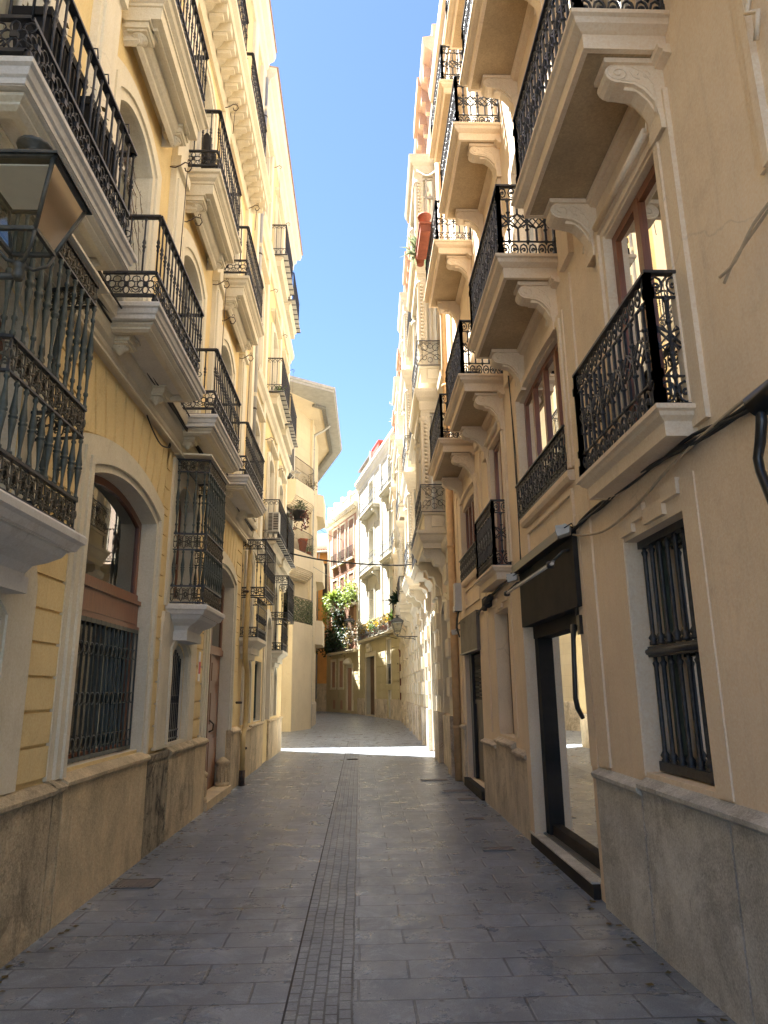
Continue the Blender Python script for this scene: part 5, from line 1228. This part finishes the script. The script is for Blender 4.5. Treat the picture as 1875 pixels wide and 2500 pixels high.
# ================================================================== plants
PL = 'potted plants on the balconies'
for (f, u, p, z, lb, r, m, n, leaf, st, dr, spk, pm) in (
    (PK, 0.7, 0.50, 8.0, 'big bright green shrub spilling over the upper pink-block balcony', .95, 'leaf_bright', 520, .22, (1, .8, .9), .6, False, 'terracotta'),
    (PK, 2.1, 0.50, 8.0, 'bright leafy plant at the end of the short upper balcony of the pink block', .75, 'leaf', 380, .22, (1, .8, 1), .5, False, 'terracotta'),
    (PK, 4.7, 0.50, 8.0, 'tall banana-like plant leaning out over the pink-block balcony', .8, 'leaf_bright', 220, .34, (1, .8, 1.2), 0, True, 'terracotta'),
    (PK, 6.1, 0.50, 7.6, 'pale trailing plant hanging off the left end of the upper pink-block balcony', .8, 'leaf_bright', 380, .20, (1, .8, 1), 1.4, False, 'terracotta'),
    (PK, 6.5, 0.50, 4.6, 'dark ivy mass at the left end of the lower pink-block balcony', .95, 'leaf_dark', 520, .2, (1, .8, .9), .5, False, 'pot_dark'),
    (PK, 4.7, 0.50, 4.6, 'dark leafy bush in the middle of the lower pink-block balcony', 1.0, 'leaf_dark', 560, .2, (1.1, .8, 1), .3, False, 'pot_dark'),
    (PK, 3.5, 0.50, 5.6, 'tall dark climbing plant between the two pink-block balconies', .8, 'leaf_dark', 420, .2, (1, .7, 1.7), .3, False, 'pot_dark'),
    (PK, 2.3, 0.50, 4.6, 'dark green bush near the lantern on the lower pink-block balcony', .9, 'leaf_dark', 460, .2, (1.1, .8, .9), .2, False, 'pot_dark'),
    (PK, 0.7, 0.50, 4.6, 'reddish dry climber at the right end of the lower pink-block balcony', .75, 'leaf_dry', 320, .16, (1, .7, 1.2), .4, False, 'terracotta'),
    (WH, 10.1, 0.42, 5.1, 'dry brown climber at the left end of the long balcony', .6, 'leaf_dry', 300, .13, (1, .7, 1), .4, False, 'terracotta'),
    (WH, 8.6, 0.42, 5.1, 'orange-brown shrub on the long balcony above the far door', .5, 'leaf_dry', 260, .13, (1.1, .7, .9), .3, False, 'terracotta'),
    (WH, 7.0, 0.42, 5.2, 'yellow flowering plant on the left half of the long balcony', .45, 'leaf_yellow', 220, .12, (1.1, .7, .8), .1, False, 'terracotta'),
    (WH, 5.6, 0.42, 5.1, 'green-brown bush mid-way along the long balcony', .5, 'leaf', 260, .12, (1.2, .7, .9), .2, False, 'terracotta'),
    (WH, 4.2, 0.42, 5.2, 'yellow flowering plant near the middle of the long balcony', .42, 'leaf_yellow', 200, .12, (1.1, .7, .8), .1, False, 'terracotta'),
    (WH, 3.0, 0.42, 5.1, 'olive bush on the right half of the long balcony', .45, 'leaf_dry', 240, .12, (1.1, .7, .9), .2, False, 'terracotta'),
    (WH, 1.6, 0.42, 5.2, 'yellow and green plant on the right half of the long balcony', .42, 'leaf_yellow', 200, .12, (1.1, .7, .8), .1, False, 'terracotta'),
    (WH, 0.5, 0.42, 5.1, 'upright green plant at the right end of the long balcony', .45, 'leaf', 200, .16, (.8, .7, 1.2), 0, True, 'terracotta')):
    x, y, z = on(f, u, p-.2, z); pot_plant('potted_plant', lb, (x, y, z), r, .16, .26, m, n, pm, leaf, st, PL, dr, spiky=spk)
pot_plant('hanging_plant', 'dark hanging pot with a succulent on the low far balcony of the left block', (XL+.62, 18.2, 6.0), .2, .17, .26, 'leaf_grey', 140, 'pot_dark', .07, (1, 1, 1), PL)
foliage(thing('trailing_plant', 'reddish trailing plant round the dark hanging pot', 'plant', (XL+.64, 18.25, 6.1)), (0, 0, .08), (.24, .26, .16), 170, .08, 'leaf_red', .35)
pot_plant('potted_plant', 'small green plant on the middle far balcony of the left block', (XL+.25, 16.3, 8.68), .16, .1, .12, 'leaf', 80, 'terracotta', .06, (1.1, 1, .9), PL)
pot_plant('potted_plant', 'spiky yellow-green plant at the far end of the red planter', (XR-.70, 11.95, 9.55), .26, .10, .18, 'leaf_grey', 60, 'terracotta', .12, (1, 1, 1.1), PL, spiky=True)
pot_plant('potted_plant', 'tall dark cactus-like plant on the far right balcony', (XR-.2, 30.2, 4.85), .22, .16, .25, 'leaf_dark', 160, 'pot_dark', .3, (.8, .8, 2.6), PL, spiky=True)
t = thing('planter', 'long red plastic planter fixed outside a high right balcony', 'planter', (XR-.70, 11.3, 9.52), pi/2)
mb = MB().mat('terracotta'); mb.box(-.42, .42, -.09, .09, 0, .17); mb.box(-.44, .44, -.11, .11, .15, .19); mb.build('trough', t); mb = MB().mat('terracotta'); mb.lathe(-.3, 0, .19, [(.07,0),(.11,.17),(.125,.18),(.125,.21),(.10,.21)], 12); mb.build('pot', t)

# ================================================================== street furniture and fittings
def lantern(name, label, loc, s, wallx, tilt=0):
    """s = half width at the top; hangs upright on a wall bracket"""
    t = thing(name, label, 'street lamp', loc, 0); H = s*1.65; b = s*.53; zb = 0
    mb = MB().mat('lamp_iron'); 
    for sx in (-1, 1):
        for sy in (-1, 1): mb.tube([(sx*b, sy*b, 0), (sx*s, sy*s, H)], s*.055, 4)
    for q, z, w in ((b, 0, .05), (s, H, .06)):
        for sg in (-1, 1): mb.box(-q-.0, q+.0, sg*q-s*w, sg*q+s*w, z-s*.05, z+s*.05); mb.box(sg*q-s*w, sg*q+s*w, -q, q, z-s*.05, z+s*.05)
    e = s*1.13
    ids = [mb.V(x*e, y*e, H+s*.04) for x, y in ((-1,-1),(1,-1),(1,1),(-1,1))]; k = s*.5; top = [mb.V(x*k, y*k, H+s*.62) for x, y in ((-1,-1),(1,-1),(1,1),(-1,1))]
    low = [mb.V(x*e, y*e, H-s*.02) for x, y in ((-1,-1),(1,-1),(1,1),(-1,1))]
    for i in range(4): j = (i+1) % 4; mb.F(ids[i], ids[j], top[j], top[i]); mb.F(ids[i], ids[j], low[j], low[i])
    mb.F(*top); mb.build('frame', t)
    mb = MB().mat('lamp_iron'); mb.lathe(0, 0, H+s*.62, [(s*.30,0),(s*.28,s*.2),(s*.22,s*.25),(s*.22,s*.34),(s*.42,s*.40),(s*.44,s*.46),(s*.42,s*.50),(s*.1,s*.55)], 14); mb.build('chimney', t)
    mb = MB().mat('white_paint'); mb.box(-s*.8, s*.8, -s*.8, s*.8, H-s*.12, H-s*.08); mb.build('reflector', t)
    mb = MB().mat('lamp_glass')
    c0 = [(-b, -b), (b, -b), (b, b), (-b, b)]; c1 = [(-s, -s), (s, -s), (s, s), (-s, s)]
    for i in range(4): j = (i+1) % 4; mb.F(mb.V(*c0[i], 0), mb.V(*c0[j], 0), mb.V(*c1[j], H), mb.V(*c1[i], H))
    mb.F(*[mb.V(x, y, 0) for x, y in c0]); mb.build('pane', t)
    mb = MB().mat('lamp_iron'); m = s*.75
    for sx in (-1, 1):
        for sy in (-1, 1): mb.tube([(sx*b, sy*b, -.01), (sx*b*.85, sy*b*.85, -m*.5), (sx*b*.4, sy*b*.4, -m*.85), (0, 0, -m*.8)], s*.05, 5)
    mb.lathe(0, 0, -m-s*.3, [(s*.1,0),(s*.16,s*.1),(s*.12,s*.3),(s*.2,s*.35),(s*.1,s*.5)], 8)
    dx = wallx-loc[0]; sg = 1 if dx > 0 else -1; D = abs(dx)
    mb.tube([(0, 0, -m-s*.2), (dx, 0, -m-s*.2)], s*.09, 6)
    mb.tube([(sg*D*.15, 0, -m-s*.2), (sg*D*.4, 0, -m-s*.5), (sg*D*.75, 0, -m-s*.6), (sg*D*.98, 0, -m-s*1.2)], s*.06, 5)
    for k in range(3):
        c = sg*D*(.35+.22*k); r = s*.22*(1-.1*k)*(.8+.3*k)
        mb.tube([(c+r*(1-.07*i)*cos(i*.6), 0, -m-s*.45-r*.4+r*(1-.07*i)*sin(i*.6)) for i in range(12)], s*.04, 4)
    mb.box(dx-sg*.03, dx-sg*.0, -s*.25, s*.25, -m-s*1.4, -m+s*.1)
    mb.build('bracket', t); return t
lantern('street_lamp', 'big old green lantern close to the camera, in front of the near marble balcony', (-1.61, 3.0, 3.70), .195, XL)
lantern('street_lamp', 'small lantern on a scrolled bracket from the right wall near the bend', (1.31, 25.0, 3.62), .20, 2.08)
lantern('street_lamp', 'distant lantern against the dark balcony plants', (-.60, 40.5, 4.98), .28, 2.2)
t = thing('lamp_bracket', 'thick black iron lamp arm cut by the right picture edge', 'bracket', (XR, 2.45, 2.7))
mb = MB().mat('black_gloss'); mb.tube([(0, 0, .11), (-.10, -.28, .105), (-.17, -.36, .10)][:1]+[(-.12, -.10, .13), (-.19, -.30, .055)], [.05, .05, .062], 10); mb.build('socket', t)
mb = MB().mat('black_gloss'); mb.tube([(-.19, -.26, .04), (-.19, -.27, -.02), (-.19, -.30, -.10), (-.19, -.335, -.16), (-.19, -.33, -.22), (-.19, -.27, -.38), (-.19, -.2, -.55), (-.1, -.15, -.75), (0, -.12, -.8)], [.022, .024, .023, .021, .020, .022, .022, .022, .03], 8); mb.build('arm', t)

# shop sign, lights, awning arm
t = thing('shop_sign', 'blank black shop sign board over the shop window', 'sign', (XR, 6.9, 2.3), -pi/2)
mb = MB().mat('black_matt'); mb.box(-1.04, 1.04, -.03, .055, -.03, .57); mb.build('board', t); mb = MB().mat('black_gloss'); mb.box(-1.03, 1.03, .0, .14, .575, .66); mb.build('awning_box', t)
t = thing('shop_sign', 'blank grey sign board over the far shutter', 'sign', (XR, 11.99, 2.2), -pi/2)
mb = MB().mat('dark_panel'); mb.box(-.9, .9, -.03, .055, .0, .62); mb.build('board', t); mb = MB().mat('galv'); mb.box(-.9, .9, .055, .075, .0, .02); mb.build('edge_strip', t)
t = thing('tube_light', 'long slim grey tube light in front of the black shop sign', 'lamp', (XR-.23, 6.9, 2.64), -pi/2)
mb = MB().mat('grey_paint'); mb.tube([(-1.0, 0, 0), (1.0, 0, 0)], .014, 8); mb.build('tube', t); mb = MB().mat('steel'); mb.box(-1.0, 1.0, -.02, .0, .012, .026); mb.build('housing', t)
for x in (-.93, .93): mb = MB().mat('iron'); mb.tube([(x, -.02, .03), (x, -.12, .12), (x, -.22, .14)], .012, 5); mb.lathe(x, 0, -.03, [(.02,0),(.035,.01),(.035,.05),(.02,.06)], 8); mb.build('arm', t)
for x, y, z, lb in ((XR-.13, 5.80, 2.90, 'white floodlight at the near top corner of the shop sign'), (XR-.13, 7.88, 2.82, 'grey floodlight at the far top corner of the shop sign'), (XR-.12, 13.0, 2.62, 'grey floodlight beside the tan downpipe above the far shutter')):
    t = thing('floodlight', lb, 'lamp', (x, y, z), -pi/2-.4, 'floodlights over the shop fronts'); t.scale = (.8, .8, .8)
    mb = MB().mat('grey_paint'); mb.sprof([(.07, -.06), (.09, .02), (-.01, .07), (-.06, .04), (-.05, -.03)], -.075, .075); mb.box(-.085, .085, -.02, .09, .03, .055); mb.build('housing', t)
    mb = MB().mat('steel'); mb.sprof([(.072, -.062), (.092, .015), (.098, .013), (.078, -.064)], -.065, .065); mb.build('lens', t)
    mb = MB().mat('iron'); mb.tube([(-.08, .0, .02), (-.09, -.08, .06), (.09, -.08, .06), (.08, 0, .02)], .007, 4); mb.build('mount', t)
t = thing('awning_arm', 'folded black awning arm at the near edge of the shop window', 'bracket', (XR, 5.93, 2.1), -pi/2)
mb = MB().mat('black_gloss'); mb.box(-.04, .04, 0, .04, -.06, .10); mb.build('mount', t); mb = MB().mat('black_gloss'); mb.tube([(-.02, .07, .02), (.0, .09, -.1), (.0, .11, -.58), (-.02, .09, -.66), (-.03, .05, -.74)], [.03, .02, .02, .022, .018], 6); mb.tube([(-.02, .03, .1), (-.03, .03, .32)], .008, 4); mb.tube([(-.06, .03, .1), (-.06, .03, .32)], .008, 4); mb.build('arm', t)
# inside the shop
t = thing('room_divider', 'grey patterned panel on a pale board just inside the shop window', 'panel', (XR+.75, 7.2, .3), -pi/2)
mb = MB().mat('galv'); mb.box(-.8, .5, -.02, .0, .0, .85); mb.build('board', t)
mb = MB().mat('dark_panel'); mb.box(-.8, .5, .0, .01, .55, 1.05)
mb.mat('mesh_cloth'); rnd = random.Random(9)
for i in range(16): x = -.72+1.15*rnd.random(); z = .6+.35*rnd.random(); mb.tube([(x+.07*(1-.06*j)*cos(j*.6), .014, z+.10*(1-.06*j)*sin(j*.5)) for j in range(12)], .010, 4)
mb.build('patterned_cloth', t)
t = thing('globe_lamp', 'round white globe lamp inside the shop window', 'lamp', (XR+.42, 7.1, .25)); mb = MB().mat('curtain_w'); mb.lathe(0, 0, 0, [(.02,0),(.09,.02),(.13,.08),(.14,.14),(.12,.21),(.07,.26),(.01,.28)], 16); mb.build('globe', t); mb = MB().mat('grey_paint'); mb.lathe(0, 0, -.11, [(.08,0),(.08,.02),(.03,.04),(.03,.11)], 10); mb.build('base', t)
o = MB().mat('yellow_sheet'); o.box(-.1, .08, .0, .01, 0, .42); o = o.build('yellow_folder', None, (XR+.22, 6.35, .16), rotz=-pi/2); tag(o, 'yellow sheet standing in the near corner of the shop window', 'folder')

# pipes
t = thing('downpipe', 'pale yellow downpipe with a swan neck between the two left blocks', 'pipe', (XL, 13.3, 0))
mb = MB().mat('ochre_pipe'); mb.tube([(.14, -.15, 4.35), (.12, -.05, 2.4), (.12, -.10, 2.2), (.12, -.35, 2.0), (.12, -.42, 1.7), (.12, -.45, 1.12), (.12, -.36, .98), (.14, -.02, .82), (.16, .06, .7), (.16, .06, .25)], .048, 8); mb.build('pipe', t)
mb = MB().mat('iron_rust'); mb.tube([(.16, .06, .26), (.16, .06, 0)], .055, 8)
for x, y, z in ((.12, -.12, 3.4), (.12, -.43, 1.4), (.16, .06, .6)): mb.lathe(x, -y, z, [(.05,0),(.058,.01),(.058,.03),(.05,.04)], 8)
mb.build('clip', t)
# mirrored lathe p: keep collars on the pipe axis
t = thing('downpipe', 'upper grey downpipe beside the far end of the near left block', 'pipe', (XL, 13.52, 4.9))
mb = MB().mat('galv'); mb.tube([(.09, 0, 0), (.09, 0, 10.6)], .05, 8); mb.build('pipe', t); mb = MB().mat('iron_rust')
for k in range(6): mb.lathe(.09, 0, .5+k*1.8, [(.05,0),(.06,.01),(.06,.03),(.05,.04)], 8)
mb.build('clip', t)
t = thing('downpipe', 'tan downpipe at the far end of the peach block', 'pipe', (XR, 13.5, 0))
mb = MB().mat('peach_pipe'); mb.tube([(-.09, 0, 0), (-.09, 0, 5.6)], .075, 9); mb.tube([(-.09, 0, 5.6), (-.09, 0, 14.6)], .06, 8); mb.build('pipe', t)
mb = MB().mat('peach_pipe')
for k in range(7): mb.lathe(-.09, 0, .9+k*1.7, [(.075,0),(.085,.01),(.085,.05),(.075,.06)], 9)
mb.build('clip', t)
for dx, y, h, m, lb in ((-.05, 39.4, 3.6, 'red_pipe', 'dark red pipe at the foot of the wall by the bend'), (-.08, 40.3, 2.9, 'cable', 'thin black pipe with a hooked top by the bend')):
    t = thing('drain_pipe', lb, 'pipe', (2.25+dx, y, 0)); mb = MB().mat(m); mb.tube([(0, 0, 0), (0, 0, h), (-.05, 0, h+.2)], .05, 7); mb.build('pipe', t); mb = MB().mat('steel'); mb.lathe(0, 0, h*.5, [(.05,0),(.065,.01),(.065,.04),(.05,.05)], 7); mb.build('clip', t)
t = thing('junction_box', 'pale electric junction box on the tan downpipe with loose wires below', 'electrical box', (XR-.12, 12.55, 2.95), -pi/2)
mb = MB().mat('grey_paint'); mb.box(-.10, .10, -.05, .07, .0, .5); mb.box(-.12, .12, -.05, .085, .0, .1); mb.build('cover', t)
mb = MB().mat('cable'); rnd = random.Random(4)
for k in range(7): x = -.07+.025*k; mb.tube([(x, .0, 0), (x+rnd.uniform(-.05, .05), .03, -.12), (x+rnd.uniform(-.06, .06), .04, -.28), (x*.4, .0, -.45)], .010, 4)
mb.build('wires', t)
t = thing('junction_box', 'black cable joint bundle under the far small balcony', 'electrical box', (XR-.07, 9.95, 2.72), -pi/2)
mb = MB().mat('cable'); mb.lathe(0, .0, 0, [(.03,0),(.08,.03),(.08,.12),(.04,.16)], 8); mb.tube([(-.25, 0, .04), (-.1, .03, .0), (.05, .03, .08), (.3, .0, .12)], .045, 6); mb.build('sleeve', t)

# cables
def cable(label, pts, r=.008, m='cable', n=1, jit=.012, cat='cable', seed=1):
    rnd = random.Random(seed); mb = MB().mat(m)
    for k in range(n):
        q = []
        for i, (x, y, z) in enumerate(pts):
            q.append(Vector((x+rnd.uniform(-jit, jit), y, z+rnd.uniform(-jit, jit)*1.6)))
        # catmull subdivision
        out = []
        for i in range(len(q)-1):
            p0, p1, p2, p3 = q[max(i-1, 0)], q[i], q[i+1], q[min(i+2, len(q)-1)]
            for s in range(4):
                t = s/4; out.append(.5*((2*p1)+(p2-p0)*t+(2*p0-5*p1+4*p2-p3)*t*t+(3*p1-p0-3*p2+p3)*t**3))
        out.append(q[-1]); mb.tube([(v.x, -v.y, v.z) for v in out], r, 5)
    o = mb.build('cable'); tag(o, label, cat); return o
def ys(a, b, n): return [a+(b-a)*i/n for i in range(n+1)]
rn = random.Random(11)
cable('bundle of black cables sagging along the peach wall above the shop', [(XR-.035, y, 2.93+.05*sin(y*1.7)-(.03 if y > 8 else 0)) for y in ys(1.5, 9.8, 16)], .011, 'cable', 5, .018)
cable('bundle of black cables from the cable joint to the tan downpipe', [(XR-.035, y, 2.76+.04*sin(y*2)) for y in ys(9.8, 13.2, 8)], .010, 'cable', 4, .016, seed=4)
cable('single tan cable looping below the black bundle near the grille window', [(XR-.048, y, z) for y, z in ((2.3, 2.93), (3.2, 2.92), (3.9, 2.86), (4.4, 2.78), (5.0, 2.74), (5.5, 2.80), (5.85, 2.88))], .010, 'cable_tan', 1, .0)
cable('thin vertical wire dropping past the second balcony to the shop sign', [(XR-.06, 7.86, 5.3), (XR-.05, 7.80, 4.2), (XR-.06, 7.82, 2.95)], .006, 'cable', 2, .01)
cable('stiff pale cable end sticking out of the wall at the right edge', [(XR-.02, 2.55, 3.72), (XR-.06, 2.75, 3.66), (XR-.08, 2.92, 3.60), (XR-.09, 3.02, 3.54)], .008, 'cable_tan', 2, .015, seed=3)
cable('black cables running along the left string course', [(XL+.17+.02*sin(y), y, 4.66+.03*sin(y*1.3)) for y in ys(1, 13.3, 22)], .010, 'cable', 4, .018, seed=5)
cable('second black cable line higher on the left string course', [(XL+.235, y, 4.79+.02*sin(y*2.1)) for y in ys(1, 13.3, 22)], .008, 'cable', 2, .010, seed=6)
cable('thin cable loop hanging under the left string course', [(XL+.05, 6.9, 4.38), (XL+.07, 7.1, 4.28), (XL+.07, 7.4, 4.26), (XL+.06, 7.7, 4.33), (XL+.05, 7.8, 4.4)], .007, 'cable', 2, .01, seed=8)
cable('thick black cable stretched across the street below the far balconies', [(XL+.4, 18.4, 5.15), (-1.0, 18.6, 5.0), (0, 18.8, 4.93), (1.0, 19, 4.92), (XR-.45, 19.2, 4.98)], .022, 'cable', 1, .0)
cable('faint grey cable crossing the street behind the thick black one', [(XL-.1, 33, 7.4), (-.6, 38, 7.0), (.8, 42, 6.8)], .014, 'galv', 1, .0)
for k, z in enumerate((14.3, 13.6, 13.1, 12.3)): cable('thin overhead wire against the sky, %s of the four' % ('topmost', 'second from the top', 'third from the top', 'lowest')[k], [(-3, 45, z-.15), (-2.2, 50, z+.25), (-1.4, 56, z+1.2)], .012 if k < 3 else .02, 'cable', 1, 0)
cable('slack white clothes line hanging beside the pink roof cornice', [(XR-.5, 14.2, 13.6), (XR-.3, 14.0, 13.3), (XR-.1, 13.9, 13.35), (XR-.05, 13.8, 13.5)], .012, 'white_paint', 1, 0)
# things on the near left balcony
for y, lb in ((3.58, 'black wire-held planter box on the near marble balcony, nearer of two'), (4.22, 'black wire-held planter box on the near marble balcony, farther of two')):
    t = thing('planter_box', lb, 'planter', (XL+.34, y, 4.86), pi/2, 'hanging planters on the near marble balcony')
    mb = MB().mat('black_matt'); 
    A = [mb.V(x, p, .0) for x, p in ((-.19, -.07), (.19, -.07), (.19, .07), (-.19, .07))]; B = [mb.V(x, p, .62) for x, p in ((-.25, -.11), (.25, -.11), (.25, .11), (-.25, .11))]
    for i in range(4): mb.F(A[i], A[(i+1) % 4], B[(i+1) % 4], B[i])
    mb.F(*A); mb.box(-.26, .26, -.12, .12, .58, .64)
    for k in range(9): x = -.2+.05*k; mb.box(x-.008, x+.008, .105, .118, .12, .56)
    mb.build('trough', t); mb = MB().mat('iron')
    for x in (-.22, .22): mb.tube([(x, .12, .1), (x, .13, .6), (x, .16, .86), (x, .19, .86), (x, .2, .78)], .006, 4)
    mb.build('holder', t)
    foliage(t, (0, 0, .68), (.25, .10, .08), 40, .05, 'leaf_dry', 0, False, 'dry_plant')
t = thing('vine', 'dry leafless vine trailing from the near marble balcony to the pilaster', 'plant', (XL+.1, 5.0, 6.0))
mb = MB().mat('wood_brown'); rnd = random.Random(2)
for k in range(4):
    q = [(.3+.0*k, .3, -.3)]; 
    for i in range(9): q.append((.25-.02*i+rnd.uniform(-.02, .02), -(-.25+.14*i), -.25+.09*i*(.3+.35*k)-.012*i*i+rnd.uniform(-.02, .02)))
    mb.tube(q[1:], .0035, 4)
    for x, p, z in q[2:]: 
        for _ in range(3): a = rnd.uniform(0, 6.3); mb.tube([(x, p, z), (x+.01, p+.05*cos(a), z+.05*sin(a)-.02)], .002, 3)
mb.build('stem', t)
# items on the second level and the far balconies
for y, lb, m in ((7.95, 'dark blue folded chair seen through the second-level railing', 'black_matt'), (8.25, 'dark rolled parasol leaning on the second-level railing', 'black_matt')):
    t = thing('folded_chair' if 'chair' in lb else 'parasol', lb, 'chair' if 'chair' in lb else 'parasol', (XL+.22, y, 8.13), pi/2)
    mb = MB().mat(m); mb.tube([(0, 0, 0), (0, 0, .65)], [.05, .07], 8); mb.tube([(0, 0, .65), (0, 0, .72)], [.05, .02], 8); mb.build('bundle', t); mb = MB().mat('steel'); mb.tube([(.0, .0, .7), (0, 0, .82)], .01, 5); mb.build('pole', t)
t = thing('air_conditioner', 'white outdoor air conditioner unit on the low far left balcony', 'air conditioner', (XL+.24, 15.98, 5.2), 0)
mb = MB().mat('grey_paint'); mb.box(-.17, .17, -.42, .0, 0, .62); mb.build('casing', t); t.scale = (.75, .75, .75)
mb = MB().mat('black_matt')
for k in range(13): mb.box(-.15, -.03, .001, .012, .04+k*.043, .062+k*.043)
mb.lathe(.07, .0, .3, [(.001,0),(.001,.001)], 6) if False else None
mb.box(.0, .15, .001, .008, .05, .57); mb.build('fan_grille', t)
mb = MB().mat('grey_paint')
for k in range(10): mb.box(.0, .15, .009, .016, .06+k*.053, .075+k*.053)
mb.build('louvre', t)
# number plate and plaque near door two
o = MB().mat('paper_red'); o.box(-.05, .05, 0, .01, 0, .16); o.mat('paper'); o.box(-.055, .055, -.002, .004, -.1, .3); o = o.build('door_plaque', None, (XL+.022, 10.05, 1.85), rotz=pi/2); tag(o, 'small pale and red plaque on the ochre wall beside the wooden door', 'plaque')
# litter / leaves in the kerb line
t = MB().mat('leaf_dry'); rnd = random.Random(8)
for k in range(260):
    sd = rnd.random() < .5; x = (XL+.12+abs(rnd.gauss(0, .08))) if sd else (XR-.08-abs(rnd.gauss(0, .08))); y = rnd.uniform(3, 18); a = rnd.uniform(0, 6.3); s = rnd.uniform(.01, .03)
    t.F(*[t.V(x+s*cos(a+b), -(y+s*sin(a+b)), .006+rnd.uniform(0, .006)) for b in (0, 1.2, 2.6, 4)])
t = t.build('leaf_litter'); t['kind'] = 'stuff'; t['label'] = 'tiny dry leaves and litter along the foot of both walls'; t['category'] = 'litter'

# ================================================================== camera, sun, sky
def setup():
    cam = bpy.data.cameras.new('camera'); co = bpy.data.objects.new('camera', cam); COL.objects.link(co); SC.camera = co
    Xc = (0.999405020586964, 0.0021177158653153377, -0.034425573416920305); Yc = (-0.03284514422608322, -0.24617913924792473, -0.968667656061623); Zc = (-0.010526220895353199, 0.9692220316721368, -0.24596311104512714)
    M = Matrix(((Xc[0], Xc[1], Xc[2], 0), (Yc[0], Yc[1], Yc[2], 0), (Zc[0], Zc[1], Zc[2], 1.6), (0, 0, 0, 1)))
    co.matrix_world = M
    cam.sensor_fit = 'VERTICAL'; cam.sensor_height = 36; cam.lens = 36*1518.836/2212; cam.clip_start = .05; cam.clip_end = 1000
    el = radians(64.5); az = radians(58)
    d = Vector((-sin(az)*cos(el), cos(az)*cos(el), sin(el)))
    s = bpy.data.lights.new('sun', 'SUN'); s.energy = SUN; s.angle = radians(.53); s.color = (1, .985, .945)
    so = bpy.data.objects.new('sun', s); COL.objects.link(so); so.rotation_euler = d.to_track_quat('Z', 'Y').to_euler(); so.location = (0, 0, 40)
    w = bpy.data.worlds.new('World'); SC.world = w; w.use_nodes = True; nt = w.node_tree
    sky = nt.nodes.new('ShaderNodeTexSky'); sky.sky_type = 'NISHITA'; sky.sun_disc = False; sky.sun_elevation = el; sky.sun_rotation = -az
    sky.air_density = .64; sky.dust_density = .1; sky.ozone_density = 4; sky.altitude = 10
    bg = nt.nodes['Background']; bg.inputs[1].default_value = SKY; nt.links.new(sky.outputs[0], bg.inputs[0])
    v = SC.view_settings; v.view_transform = 'Standard'; v.look = 'None'; v.exposure = EXPO; v.gamma = 1
    SC.render.engine = 'CYCLES'; c = SC.cycles
    c.max_bounces = 10; c.diffuse_bounces = 8; c.transparent_max_bounces = 12; c.glossy_bounces = 4
SUN, SKY, EXPO = 5.0, .05, 3.1
setup()
